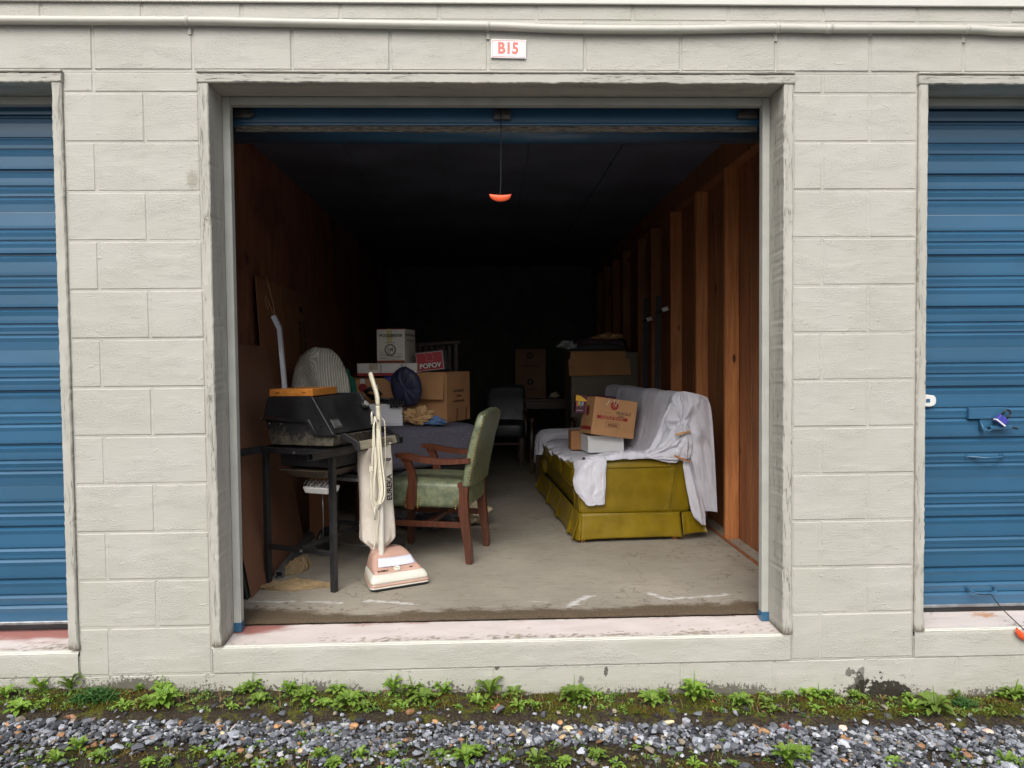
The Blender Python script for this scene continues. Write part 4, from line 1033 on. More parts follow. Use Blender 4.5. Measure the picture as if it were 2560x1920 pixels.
# crumpled brown paper
def crumple(name, mat, label, cat, loc, sx, sy, sz, seed, n=3, amp=.45, fr=2.2, smooth=False, rot=0, flat=.0):
    bm = bmesh.new(); bmesh.ops.create_icosphere(bm, subdivisions=n+2, radius=1)
    for v in bm.verts:
        p = v.co.copy(); q = p*fr + Vector((seed, seed*.7, 0))
        r = 1 + amp*(abs(noise.fractal(q, 1, 2, 3)) - .35) + amp*.5*(noise.cell(q*1.8) - .5)*.4 + amp*.35*noise.noise(q*3.1)
        w = noise.turbulence_vector(q*.9, 2, False)*.16
        p = p*r + w
        z = p.z
        if z < 0: z *= .5 if not flat else flat
        v.co = (p.x*sx, p.y*sy, (z+.42)*sz)
    mz = min(v.co.z for v in bm.verts)
    for v in bm.verts: v.co.z -= mz
    me = bpy.data.meshes.new(name); bm.to_mesh(me); bm.free(); me.polygons.foreach_set('use_smooth', [smooth]*len(me.polygons))
    o = link(name, me, mat, None, loc); o.rotation_euler.z = rot; return tag(o, label, cat)
M_kraft = simple('kraft_paper', srgb(186, 152, 108), .8, var=.12, vs=9, bump=.6, bs=40, bd=.003)
M_kraftd = simple('kraft_paper_floor', srgb(132, 112, 80), .7, var=.2, vs=14, bump=.6, bs=40, bd=.003)
def paper_strip(loc, L, W, H, seed, rz, label, mat=M_kraftd):
    b = MB(); rr_ = seed
    def f(u, v):
        x = (u-.5)*L; w = W*(.25+.75*math.sin(PI*min(1, u*1.15))**.7); a = (v-.5)*PI*1.15
        y = math.sin(a)*w*.5; z = math.cos(a)*H*(.35+.65*math.sin(PI*u)**.6)
        n_ = fbm(u*3+seed, v*2.4, seed); n2 = abs(fbm(u*5, v*6, seed+4))
        return (x+.012*n_, y+.018*n_, max(.001, z+.014*n_+.018*n2-.006))
    b.grid(60, 26, f, smooth=False); o = b.build('paper', mat, None, loc=loc, solid=.0008); o.rotation_euler.z = rz
    return tag(o, label, 'paper')
paper_strip((-1.045, .715, .0), .40, .11, .035, 3, R(-2), 'twisted strip of brown packing paper on the floor in front of the grill')
paper_strip((-1.11, 1.02, .0), .22, .12, .07, 9, R(60), 'ruffled brown packing paper caught over the steel channel on the floor')

# gas grill; local axes: x across the end, y along the hood away from the door
GA = math.atan2(-.42, .906)
g = thing('gas_grill', 'black gas grill on an open square-tube stand, wooden board box on its lid', 'grill', (-1.204, .814, 0), GA)
g['label'] = 'dusty black gas grill on an open square-tube stand inside the left of the bay'
M_grill = simple('black_cast_aluminium', (.016, .016, .018), .5, .1, var=.35, vs=5, bump=.5, bs=160, bd=.0012, col2=(.028, .028, .030))
def dusty():
    m, nt, b = newmat('dusty_black_casting')
    P_ = nd(nt, 'TexCoord').outputs['Object']; Z = nd(nt, 'SeparateXYZ', {0: P_}).outputs[2]
    n = noi(nt, coord(nt, (18, 18, 18), True), 2, 6, .75); k = noi(nt, coord(nt, (4, 4, 7), True), 1.5, 3)
    lo = ramp(nt, Z, .86, .745)
    f = mth(nt, 'MULTIPLY', ramp(nt, mth(nt, 'ADD', n, mth(nt, 'MULTIPLY', mth(nt, 'ADD', lo, k), .28)), .68, 1.0), .36)
    c = mixc(nt, f, (.014, .014, .016), srgb(150, 140, 120)); setb(nt, b, c, .6, 0, n, .5, .001, .4); return m
M_dust = dusty()
M_tube = simple('black_square_tube', (.018, .018, .020), .38, .2, var=.3, vs=8, bump=.2, col2=(.03, .03, .032))
M_wood_h = simple('grey_weathered_wood', srgb(140, 132, 112), .75, var=.2, vs=8, stretch=(20, 1, 20), bump=.5, col2=srgb(160, 152, 132))
Mgx = lambda y0: Matrix(((1, 0, 0, 0), (0, 0, 1, y0), (0, 1, 0, 0), (0, 0, 0, 1)))   # (x,z) outline pushed along local y
GL = .415                                                                        # hood length along y
lid_o = [(-.012, .893), (.012, .985), (.03, .993), (.285, .999), (.30, .995), (.428, .812), (.325, .812), (.28, .893)]
b = MB(); b.prism(lid_o, Mgx(.02), GL, bev=.006, seg=2); lid = b.build('lid', M_grill, g)
b = MB(); b.prism([(-.02, .893), (.003, .993), (.029, 1.002), (.289, 1.008), (.307, 1.003), (.44, .807), (.318, .807), (.275, .888)], Mgx(.008), .016, bev=.003); b.prism([(-.02, .893), (.003, .993), (.029, 1.002), (.289, 1.008), (.307, 1.003), (.44, .807), (.318, .807), (.275, .888)], Mgx(.431), .016, bev=.003); b.build('lid_end_cap', M_grill, g)
rim = [(-.03, .874), (.277, .874), (.322, .800), (.462, .800), (.462, .813), (.330, .813), (.285, .888), (-.03, .888)]
b = MB(); b.prism(rim, Mgx(.0), .012, bev=.003); b.prism(rim, Mgx(.443), .012, bev=.003); b.build('rim', M_tube, g)
tub = [(.03, .745), (.425, .750), (.445, .802), (.322, .802), (.278, .875), (-.012, .875)]
b = MB(); b.prism(tub, Mgx(.012), .431, bev=.003); b.build('firebox', M_dust, g)
for x, z in ((.05, .965), (.235, .97), (.30, .935), (.006, .925), (.36, .855)):
    b = MB(); b.cyl((x, .008, z), (x, .003, z), .006, 8); b.build('bolt', M_grill, g)
for x, z in ((.03, .86), (.11, .86), (-.025, .884)):
    b = MB(); b.cyl((x, .0, z), (x, -.004, z), .004, 8); b.build('bolt', M_galv, g)
# badge on the sloping front
sl = Vector((.428-.30, 0, .812-.995)); sn = Vector((.183, 0, .128)).normalized()
def on_slope(t, y, off): return Vector((.30, 0, .995)) + sl*t + Vector((0, y, 0)) + sn*off
b = MB()
pts = [on_slope(.62, .055, 0), on_slope(.62, .125, 0), on_slope(.86, .125, 0), on_slope(.86, .055, 0)]
b.hexa([p+sn*.001 for p in pts] + [p+sn*.004 for p in pts], bev=.001); b.build('badge', simple('badge_frame', (.10, .10, .095), .4, .5), g)
for k in range(5):
    b = MB(); y0 = .062+k*.0125; pts = [on_slope(.67, y0, 0), on_slope(.67, y0+.007, 0), on_slope(.81, y0+.009, 0), on_slope(.81, y0+.002, 0)]
    b.hexa([p+sn*.0035 for p in pts] + [p+sn*.005 for p in pts]); b.build('badge_mark', M_galv, g)
# thermometer
tc = on_slope(.35, .40, .0)
b = MB(); b.tube([tc, tc+sn*.03], .024, 20); th = b.build('thermometer', M_grill, g)
b = MB(); b.tube([tc+sn*.0302, tc+sn*.033], .018, 20); b.build('dial_glass', simple('dial_glass', (.5, .5, .5), .15, .3), th)
# front handle: end brackets and a grooved wooden bar
for y0 in (.075, .455):
    b = MB(); b.prism([(.395, .802), (.46, .815), (.545, .772), (.553, .725), (.53, .722), (.515, .762), (.445, .785), (.40, .78)], Mgx(y0-.008), .016, bev=.003); b.build('handle_bracket', M_tube, g)
b = MB()
b.hexa([(.520, .09, .722), (.546, .09, .726), (.546, .447, .726), (.520, .447, .722), (.505, .09, .765), (.530, .09, .772), (.530, .447, .772), (.505, .447, .765)], bev=.006, seg=2)
b.build('wooden_handle', M_wood_h, g)
for k in range(3):
    b = MB(); z = .740+k*.009; b.box(.5405-.004*k, .5445-.004*k, .22, .40, z, z+.0016); b.build('groove', M_black, g)
# frame
W = .030
for (x, y) in ((-.0, 0), (.432, 0), (.02, .56), (.405, .56)):
    b = MB(); b.box(x-W/2, x+W/2, y-W/2+.0, y+W/2+.0, 0 if y == 0 else .085, .700, bev=.003, seg=2); b.build('leg', M_tube, g)
b = MB(); b.box(-.015, .447, -.018, .012, .7015, .733, bev=.003); b.build('end_rail', M_tube, g)
b = MB(); b.box(-.010, .447, .545, .575, .7015, .733, bev=.003); b.build('end_rail', M_tube, g)
def hollow(b, x, y0, y1, z, w=.034, th=.002):
    h = w/2
    for (a0, a1, c0, c1) in ((-h, h, h-th, h), (-h, h, -h, -h+th), (-h, -h+th, -h+th, h-th), (h-th, h, -h+th, h-th)): b.box(x+a0, x+a1, y0, y1, z+c0, z+c1)
b = MB(); hollow(b, .432+.022, -.20, .62, .722); b.build('side_rail', M_tube, g)
b = MB(); hollow(b, -.022-.012, -.20, .60, .718); b.build('side_rail', M_tube, g)
b = MB(); b.box(.0155, .4165, -.012, .012, .186, .210, bev=.003); b.build('cross_bar', M_tube, g)
b = MB(); b.box(.036, .4165, .548, .572, .20, .224, bev=.003); b.build('cross_bar', M_tube, g)
b = MB(); b.beam((.215, .012, .204), (.24, .548, .212), .026, .02, bev=.002); b.build('stretcher', M_tube, g)
b = MB(); b.cyl((.235, -.013, .197), (.235, -.018, .197), .007, 8); b.build('bolt', M_galv, g)
b = MB(); b.cyl((.205, -.0185, .713), (.205, -.023, .713), .008, 8); b.build('bolt', M_galv, g)
b = MB(); b.cyl((-.09, .56, .085), (.465, .56, .085), .006, 8); b.build('axle', M_galv, g)
for x in (-.05, .445):
    b = MB(); M = Matrix.Translation((x, .56, .088)) @ Matrix.Rotation(PI/2, 4, 'Y')
    b.lathe([(.030, -.016), (.060, -.018), (.082, -.014), (.088, -.006), (.088, .006), (.082, .014), (.060, .018), (.030, .016)], 28, M); wh = b.build('wheel', M_black, g)
    b = MB(); b.lathe([(.022, -.022), (.028, -.020), (.028, .020), (.022, .022)], 16, M); b.build('hub', M_tube, wh)
# control box, drip tray, catch pan, wire
b = MB(); b.box(.06, .40, .04, .40, .63, .742, bev=.006); b.build('burner_box', M_grill, g)
b = MB(); b.hexa([(.16, .06, .57), (.33, .06, .572), (.33, .28, .572), (.16, .28, .57), (.06, .02, .612), (.385, .02, .615), (.385, .40, .615), (.06, .40, .612)], bev=.003); b.build('drip_tray', simple('greasy_tray', srgb(96, 86, 74), .5, .4, var=.3), g)
b = MB(); b.hexa([(.18, .09, .480), (.325, .09, .480), (.325, .19, .480), (.18, .19, .480), (.172, .08, .515), (.333, .08, .515), (.333, .20, .515), (.172, .20, .515)], bev=.006, seg=2); b.build('catch_pan', M_white, g)
b = MB()
for k in range(9): b.tube([(.175+k*.018, .085, .520), (.185+k*.018, .10+.02*(k % 3), .55), (.195+k*.018, .13, .53)], .0022, 5)
b.box(.20, .40, .26, .36, .525, .545, bev=.003); b.build('burner_tubes', M_galv, g)
b = MB(); b.tube([(.25, .15, .480), (.252, .15, .35), (.245, .155, .22)], .0016, 5); b.build('wire_hook', M_galv, g)

# orange wooden box lying on the lid
t = thing('wooden_box', 'flat orange pine box lying on top of the black grill lid', 'box')
M_pine = woodmat('orange_pine', srgb(206, 128, 52), srgb(232, 154, 74), 0, obj=True, scale=1.2, rough=.4, knots=False)
P0 = [(-1.187, .842, 1.000), (-.935, .752, 1.003), (-.873, 1.06, 1.003), (-1.11, 1.13, 1.000)]
b = MB(); b.hexa([(x, y, z+.002) for x, y, z in P0] + [(x, y, z+.041) for x, y, z in P0], bev=.002); b.build('box_body', M_pine, t)
for u in (.2, .8):
    p = Vector(P0[0]).lerp(Vector(P0[1]), u); b = MB(); dd = (Vector(P0[1])-Vector(P0[0])).normalized(); nn = Vector((dd.y, -dd.x, 0))
    c0 = p + nn*.0015 + Vector((0, 0, .021)); b.beam(c0-dd*.012, c0+dd*.012, .002, .003); b.build('staple_slot', M_black, t)
# ------------------------------------------------------------ upright vacuum cleaner; local x along its front edge, y to its back
VA = math.atan2(.14, .29)
v = thing('vacuum_cleaner', 'old upright vacuum cleaner with pink and white head and cream cloth bag', 'vacuum cleaner', (-.62, .59, 0), VA)
M_pink = simple('faded_pink_plastic', srgb(190, 154, 138), .42, var=.06, vs=8, bump=.08, bs=60)
M_ivory = simple('ivory_plastic', srgb(212, 208, 196), .4, var=.05, vs=10, bump=.06, bs=60)
M_cream = simple('cream_enamel', srgb(216, 208, 184), .35, var=.05, vs=10, bump=.05)
M_win = simple('pale_lamp_window', srgb(214, 218, 236), .12, var=.03, vs=10, bump=.02)
M_bag = simple('stained_bag_cloth', srgb(206, 196, 182), .85, var=.08, vs=4, bump=.3, bs=200, bd=.001, col2=srgb(226, 219, 208))
def headring(z, fx0, fx1, fy, bx0, bx1, by, r, n=6):
    """rounded trapezoid outline at height z"""
    P = [(fx0, fy), (fx1, fy), (bx1, by), (bx0, by)]; out = []
    for i in range(4):
        p = Vector(P[i]); a = (Vector(P[i-1])-p).normalized(); c = (Vector(P[(i+1) % 4])-p).normalized(); rr_ = r[i]
        s0 = p+a*rr_; s1 = p+c*rr_
        for k in range(n+1):
            t = k/n; q = s0*(1-t)**2 + p*2*t*(1-t) + s1*t*t; out.append((q.x, q.y, z))
    return out
def loft(rings, name, mat, parent, cap0=True, cap1=True):
    b = MB(); V = [[b.bm.verts.new(p) for p in r] for r in rings]; n = len(V[0])
    for i in range(len(V)-1):
        for j in range(n):
            f = b.bm.faces.new((V[i][j], V[i][(j+1) % n], V[i+1][(j+1) % n], V[i+1][j])); f.smooth = True
    if cap0: b.bm.faces.new(list(reversed(V[0])))
    if cap1: b.bm.faces.new(V[-1])
    o = b.build(name, mat, parent)
    return o
rb = (.035, .03, .05, .06)
loft([headring(z, .0+e, .325-e, -.0+e, .045+e, .27-e, .29, rb) for z, e in ((.0, .012), (.004, .004), (.012, .004), (.014, .008))], 'sole_plate', M_black, v)
loft([headring(z, -.002+e, .327-e, -.002+e, .043+e, .272-e, .292, rb) for z, e in ((.0145, .004), (.016, .0), (.022, .0), (.0235, .003))], 'bumper_strip', M_ivory, v)
loft([headring(z, -.003+e, .328-e, -.003+e, .042+e, .273-e, .294, rb) for z, e in ((.024, .004), (.026, .0), (.035, .001), (.037, .006))], 'pink_trim', M_pink, v)
loft([headring(z, 0+e, .325-e, 0+e*1.1, .044+e*.7, .271-e*.7, .29, rb) for z, e in ((.037, .002), (.05, .003), (.065, .008), (.078, .018), (.084, .034))], 'white_body', M_ivory, v)
loft([headring(z, .028+ex, .297-ex, .030+fy, .052+ex*.5, .262-ex*.5, .275, (.03, .03, .05, .05)) for z, ex, fy in ((.080, .0, .0), (.086, .001, .002), (.093, .004, .006), (.102, .010, .045), (.118, .016, .072), (.138, .028, .100), (.155, .040, .125), (.165, .052, .150), (.169, .07, .175))], 'pink_hood', M_pink, v)
# lamp window wrapped on the hood front
b = MB(); b.grid(18, 5, lambda u, w: (.066+.205*u + (.012-.024*u)*w, .0705+.039*w + .012*(abs(2*u-1))**2.5 - .004, .1055+.0365*w), smooth=True); b.build('lamp_window', M_win, v, solid=.003)
b = MB(); b.lathe([(.019, 0), (.020, .004), (.018, .010), (.013, .012), (.012, .009), (.002, .009)], 20, Matrix.Translation((.158, .047, .094)) @ Matrix.Rotation(R(16), 4, 'X')); b.build('height_dial', M_ivory, v)
text('EUREKA', .013, M_ink, v, (.078, .0355, .0965), (R(30), 0, 0), bold=.0005, sx=1.2)
text('ESP', .010, M_ink, v, (.232, .038, .098), (R(30), 0, 0), bold=.0004, sx=1.3)
# bag
def bag(u, w):
    # u round the section, w height
    a = u*2*PI; z = .155 + .575*w
    wd = .093*(.35+.65*sst(w, 0, .13)) * (1 - .04*sst(w, .55, 1.0)) + .003*math.sin(w*9); dp = .052*(.5+.5*sst(w, 0, .10))*(1-.45*sst(w, .8, 1.0))
    cx = .117 + .006*(w-.5); cy = .245 + .045*w
    if w > .985: dp *= .35
    ca, sa = math.cos(a), math.sin(a)
    e = .62
    x = cx + math.copysign(abs(ca)**e, ca)*wd; y = cy + math.copysign(abs(sa)**e, sa)*dp
    f = .005*fbm(x*7, z*2.5, 2) + .0015*fbm(x*30, z*6, 6) + .004*sst(w, .35, .0)*math.sin(a*9+3*z)
    z2 = z - .025*sst(.12-w, 0, .12)*(ca > 0)*0
    return (x + f*ca, y + f*sa*1.6, z2)
b = MB(); b.grid(56, 60, bag, closeu=True)
bg_ = b.build('cloth_bag', M_bag, v)
b = MB(); b.box(.036, .208, .262, .312, .727, .737, bev=.004); b.build('bag_clamp', M_bag, v)
# tube handle, rising and then bent back
H = [(.108, .160, .13), (.111, .166, .20), (.115, .175, .34), (.119, .186, .50), (.121, .200, .70), (.121, .212, .84), (.121, .220, .92), (.120, .232, 1.00), (.112, .258, 1.055), (.102, .292, 1.122)]
H = [Vector(p) for p in H]
b = MB(); pts = [cr(H, i/60) for i in range(61)]; b.tube(pts[:24], .0165, 16); b.build('lower_tube', M_ivory, v)
b = MB(); b.tube(pts[22:43], [.0135]*21, 16, rz=.9)
b.build('handle_tube', M_cream, v)
b = MB(); b.tube(pts[42:], [.0150]*2+[.0165]*12+[.017]*4+[.012], 14, rz=.75); b.build('hand_grip', M_cream, v)
b = MB(); b.tube([(.1185, .185, .50), (.1205, .199, .70)], .0148, 14); b.build('handle_sleeve', M_cream, v)
for z0, sgn in ((.905, 1), (.40, -1)):
    yy = .195 if z0 > .6 else .168
    b = MB(); b.tube([(.116, yy, z0-.035*sgn), (.090, yy-.012, z0-.035*sgn), (.076, yy-.020, z0-.030*sgn)], .005, 8); b.tube([(.072, yy-.024, z0-.055), (.071, yy-.026, z0), (.072, yy-.022, z0+.012)], [.006, .006, .004], 8); b.build('cord_hook', M_ivory, v)
# flex wound in long loops between the hooks
M_flex = simple('cream_flex', srgb(222, 216, 196), .5, var=.06)
rr = random.Random(11)
for k in range(6):
    o1, o2 = rr.uniform(-.004, .004), rr.uniform(-.006, .006)
    xL = .052+.005*k+rr.uniform(-.003, .003); xR = .091+.006*k+rr.uniform(-.003, .003); zt = .885-.004*k; zb = .392+.007*k
    yb = .150-.0025*k
    P_ = [(.084, yb+.02, zt), (.090, yb+.02, zt+.004), (.098+.002*k, yb+.018, zt-.05), (xR, yb+.012, .66), (xR+.010, yb, .50), (xR-.004, yb, .425+.003*k), (.082+.002*k, yb, zb), (xL+.002, yb, .43), (xL-.006+o2, yb, .50), (xL+.010, yb+.012, .66), (.078+o1, yb+.02, zt-.06), (.084, yb+.02, zt)]
    P_ = [Vector(p) for p in P_]; b = MB(); b.tube([cr(P_, i/70) for i in range(71)], .0028, 7); b.build('power_cord', M_flex, v)
P_ = [Vector(p) for p in ((.138, .208, .875), (.152, .205, .85), (.152, .200, .72), (.148, .194, .64), (.142, .19, .60))]
b = MB(); b.tube([cr(P_, i/30) for i in range(31)], .0028, 7); b.build('power_cord', M_flex, v)
P_ = [Vector(p) for p in ((.095, .150, .39), (.092, .150, .34), (.078, .150, .26), (.066, .148, .20), (.060, .155, .165))]
b = MB(); b.tube([cr(P_, i/30) for i in range(31)], .0028, 7); b.build('power_cord', M_flex, v)
b = MB(); b.tube([(.060, .15, .53), (.058, .149, .585), (.056, .149, .60)], [.0034, .0034, .006], 8); b.box(.044, .068, .142, .158, .600, .628, bev=.003)
b.box(.050, .053, .148, .152, .628, .645); b.box(.060, .063, .148, .152, .628, .645); b.build('plug', M_flex, v)
Mt = Matrix.Rotation(PI/2, 4, 'Z')
text('EUREKA', .038, M_ink, v, (.172, .196, .500), (PI/2, 0, 0), bold=.0012, sx=1.02, M=Mt, depth=.002)
text('ESP', .022, M_ink, v, (.166, .206, .650), (PI/2, R(4), 0), bold=.001, sx=1.2, depth=.002)

# ------------------------------------------------------------ green leather armchair; local x forward (to the left), y across
CA = math.atan2(.235, -.972)
def chair_mats():
    m, nt, b = newmat('green_leather'); n = noi(nt, coord(nt, (1, 1, 1), True), 26, 6, .75); k = noi(nt, coord(nt, (1, 1, 1), True), 5, 4); vv = nd(nt, 'TexVoronoi', {'Vector': coord(nt, (1, 1, 1), True), 'Scale': 240}).outputs['Distance']
    c = mixc(nt, ramp(nt, n, .35, .65), srgb(84, 92, 72), srgb(120, 126, 96)); c = mixc(nt, mth(nt, 'MULTIPLY', ramp(nt, k, .4, .7), .4), c, srgb(72, 84, 68))
    setb(nt, b, c, nd(nt, 'MapRange', {0: n, 3: .28, 4: .5}).outputs[0], 0, vv, .25, .0008, .5); return m
M_gleather = chair_mats()
M_mahog = woodmat('mahogany', srgb(70, 38, 26), srgb(104, 58, 38), 2, scale=1.6, rough=.32, knots=False)
M_brass = simple('brass_nail', srgb(190, 160, 96), .35, .8)
def ribbon(b, path, halfw, y0, y1, bev=.004):
    """flat timber member: centre line in (x,z), half thickness per point, between y0 and y1"""
    L, Rr = [], []
    n = len(path)
    P = [Vector((p[0], 0, p[1])) for p in path]
    fine = 16; Q = [cr(P, i/fine) for i in range(fine+1)]
    hw = [halfw[min(n-1, int(i/fine*(n-1)))]*(1-(i/fine*(n-1)) % 1) + halfw[min(n-1, int(i/fine*(n-1))+1)]*((i/fine*(n-1)) % 1) for i in range(fine+1)]
    for i, q in enumerate(Q):
        t = (Q[min(i+1, fine)]-Q[max(i-1, 0)]).normalized(); nn = Vector((-t.z, 0, t.x))
        L.append(q+nn*hw[i]); Rr.append(q-nn*hw[i])
    poly = [(p.x, p.z) for p in L] + [(p.x, p.z) for p in reversed(Rr)]
    b.prism(poly, Matrix(((1, 0, 0, 0), (0, 0, 1, y0), (0, 1, 0, 0), (0, 0, 0, 1))), y1-y0, bev=bev)
def cushion_grid(b, x0, x1, y0, y1, z0, z1, r=.03, puff=.012, nx=28, ny=28, skew=0):
    """upholstered block with rounded edges and crowned top"""
    nu, nv = 40, 24
    def f(u, v):
        a = u*2*PI; t = (v-.5)*PI
        ca, sa = math.cos(a), math.sin(a); e = .22; ct, st_ = math.cos(t), math.sin(t)
        k = math.copysign(abs(ct)**.25, ct)
        x = (x0+x1)/2 + (x1-x0)/2*math.copysign(abs(ca)**e, ca)*k; y = (y0+y1)/2 + (y1-y0)/2*math.copysign(abs(sa)**e, sa)*k
        z = (z0+z1)/2 + (z1-z0)/2*math.copysign(abs(st_)**.3, st_)
        if st_ > 0: z += puff*(1-((x-(x0+x1)/2)/((x1-x0)/2))**2)*(1-((y-(y0+y1)/2)/((y1-y0)/2))**2)
        return (x, y, z)
    b.grid(nu, nv, f, closeu=True)
def armchair(label, loc, rz, wood, leather, small=False):
    c = thing('armchair', label, 'armchair', loc, rz)
    for y0 in (0, .413):
        yy0, yy1 = (y0, y0+.038)
        b = MB(); ribbon(b, [(.0, 0), (.006, .10), (.024, .25), (.036, .38), (.030, .475)], [.019, .022, .027, .031, .032], yy0, yy1); b.build('rear_leg', wood, c)
        fy = (yy0+.02, yy1+.02) if y0 == 0 else (yy0-.02, yy1-.02)
        b = MB(); ribbon(b, [(.500, 0), (.498, .15), (.490, .315)], [.016, .020, .024], *fy); b.build('front_leg', wood, c)
        oy = (-.020, .006) if y0 == 0 else (.445, .471)
        b = MB(); ribbon(b, [(.352, .315), (.345, .36), (.336, .43), (.332, .50), (.352, .57), (.384, .627)], [.022, .032, .029, .021, .019, .028], *oy); b.build('arm_post', wood, c)
        b = MB(); oy2 = (oy[0]-.008, oy[1]+.010)
        ribbon(b, [(.435, .634), (.37, .630), (.28, .612), (.15, .600), (.02, .606), (-.02, .612)], [.010, .018, .017, .016, .014, .013], *oy2, bev=.005); b.build('arm_rest', wood, c)
        b = MB(); b.box(.03, .49, y0+.009+(.01 if y0 == 0 else -.01), y0+.029+(.01 if y0 == 0 else -.01), .206, .240, bev=.003); b.build('stretcher', wood, c)
    b = MB(); b.box(.245, .275, .05, .41, .205, .235, bev=.003); b.build('stretcher', wood, c)
    b = MB(); cushion_grid(b, -.0, .545, -.004, .455, .318, .482, puff=.022); b.build('seat', leather, c)
    # back: padded slab leaning backwards, shoulders dipping at both top corners
    b = MB()
    def bk(u, v_):
        a = u*2*PI; t = v_; ca, sa = math.cos(a), math.sin(a); e = .2
        wv_ = .232*(1 if t < .8 else 1-.10*((t-.8)/.2)**2)
        y = .2255 + wv_*math.copysign(abs(ca)**e, ca)
        zz = .455 + .435*t - (.028*(abs(y-.2255)/.23)**2.2)*sst(t, .6, 1) + .012*sst(t, .8, 1)
        th_ = .030*(1 if t < .93 else math.sqrt(max(0, 1-((t-.93)/.07)**2))*.9+.1)
        x = .012 - .095*t**1.25 + th_*math.copysign(abs(sa)**.5, sa)
        return (x, y, zz)
    V = b.grid(48, 30, bk, closeu=True); b.bm.faces.new([r[0] for r in V][::-1]); b.bm.faces.new([r[-1] for r in V])
    b.build('backrest', leather, c)
    if not small:
        for i in range(26):       # nails up the near side of the back
            t = i/25; z = .47+.40*t; x = .012 - .095*t**1.25 - .020
            b = MB(); b.lathe([(.0045, -.002), (.004, .0015), (.001, .003)], 8, Matrix.Translation((x, .4605, z)) @ Matrix.Rotation(-PI/2, 4, 'X')); b.build('brass_nail', M_brass, c)
        for x, n_ in ((.382, 4), (.306, 5), (.075, 5)):
            for i in range(n_):
                b = MB(); b.lathe([(.0048, -.002), (.0042, .0015), (.001, .003)], 8, Matrix.Translation((x, .4575, .326+.014*i)) @ Matrix.Rotation(-PI/2, 4, 'X')); b.build('brass_nail', M_brass, c)
    return c
armchair('green leather armchair with mahogany arms and brass nails, standing behind the vacuum cleaner', (-.133+.45*.235, 1.075+.45*.972, 0), CA, M_mahog, M_gleather)

# ------------------------------------------------------------ olive sofa; local x to its back, y along its length
SA = math.atan2(.06, .998); SO = Vector((.573, 1.53, 0))
SM = Matrix.Translation(SO) @ Matrix.Rotation(SA, 4, 'Z')
def SW(a, b_, z): return SM @ Vector((a, b_, z))
def vinyl():
    m, nt, b = newmat('olive_vinyl'); n = noi(nt, coord(nt, (1, 1, 1), True), 5, 5, .65); k = noi(nt, coord(nt, (1, 1, 1), True), 40, 5, .7); Z = nd(nt, 'SeparateXYZ', {0: nd(nt, 'TexCoord').outputs['Object']}).outputs[2]
    c = mixc(nt, ramp(nt, n, .3, .7), srgb(110, 91, 8), srgb(132, 110, 14)); c = mixc(nt, mth(nt, 'MULTIPLY', mth(nt, 'MULTIPLY', ramp(nt, k, .58, .72), ramp(nt, Z, .09, .02)), .7), c, srgb(60, 48, 20))
    setb(nt, b, c, nd(nt, 'MapRange', {0: n, 3: .26, 4: .42}).outputs[0], 0, mth(nt, 'ADD', n, mth(nt, 'MULTIPLY', k, .12)), .35, .006, .5); return m
M_olive = vinyl()
s = thing('sofa', 'olive green vinyl sofa with pleated skirt under a white sheet along the right wall', 'sofa', SO, SA)
SL = 1.93
b = MB(); b.box(.03, .74, .04, SL-.04, .16, .34, bev=.02, seg=2); b.build('base', M_olive, s)
for k in range(3):
    y0 = .19+k*.517; b = MB(); cushion_grid(b, -.015, .53, y0+.004, y0+.513, .32, .465, puff=.012); o = b.build('seat_cushion', M_olive, s)
    for zz in (.333, .452):
        b = MB(); b.tube([(.02, y0+.008, zz), (-.014, y0+.05, zz), (-.014, y0+.467, zz), (.02, y0+.509, zz)], .004, 6); b.build('piping', M_olive, o)
def arm(y0, y1, sgn):
    """upholstered arm: outline in (x,z), crowned rolled top"""
    b = MB(); nn = 40
    def f(u, v_):
        # u: round the section in (y,z); v: along x
        x = .0 + .665*v_
        top = .505 + .032*math.sin(PI*min(1, v_*1.02))**.8
        a = u*2*PI; ca, sa = math.cos(a), math.sin(a)
        y = (y0+y1)/2 + (y1-y0)/2*math.copysign(abs(ca)**.28, ca)
        zc, hz = (.17+top)/2, (top-.17)/2
        z = zc + hz*math.copysign(abs(sa)**.30, sa)
        rnd = min(1, math.sin(PI*min(max(v_*6, 0), .5))) if v_ < .0834 else 1
        k_ = .90+.10*rnd
        y = (y0+y1)/2 + (y-(y0+y1)/2)*k_; z = zc + (z-zc)*(k_ if z > zc else 1)
        return (x, y, z + .003*fbm(x*6, y*6, 1))
    V = b.grid(44, 30, f, closeu=True); b.bm.faces.new([r[0] for r in V]); b.bm.faces.new([r[-1] for r in V][::-1])
    o = b.build('arm', M_olive, s)
    yo = y0-.0055 if sgn < 0 else y1+.0055
    def pipe(P_, r=.0045):
        b = MB(); P2 = [Vector(p) for p in P_]; b.tube([cr(P2, i/24) for i in range(25)], r, 7); b.build('piping', M_olive, o)
    pipe([(.01, yo, .485), (.15, yo-.001, .487), (.36, yo-.002, .486), (.58, yo, .487), (.66, yo, .492)])
    pipe([(.655, yo, .505), (.636, yo, .40), (.615, yo, .28), (.600, yo, .185)], .0042)
    pipe([(.640, yo, .505), (.621, yo, .40), (.600, yo, .28), (.585, yo, .185)], .0038)
    pipe([(.004, y0+.01, .19), (-.006, y0+.01, .28), (-.008, y0+.012, .40), (.0, y0+.03, .49), (.0, (y0+y1)/2, .512), (.0, y1-.03, .49), (-.006, y1-.01, .38), (-.002, y1-.01, .19)], .0045)
    b = MB(); P2 = [Vector(p) for p in ((.05, y0-.001, .19), (.05, y0-.001, .19))]
    return o
arm(.0, .185, -1); arm(SL-.185, SL, 1)
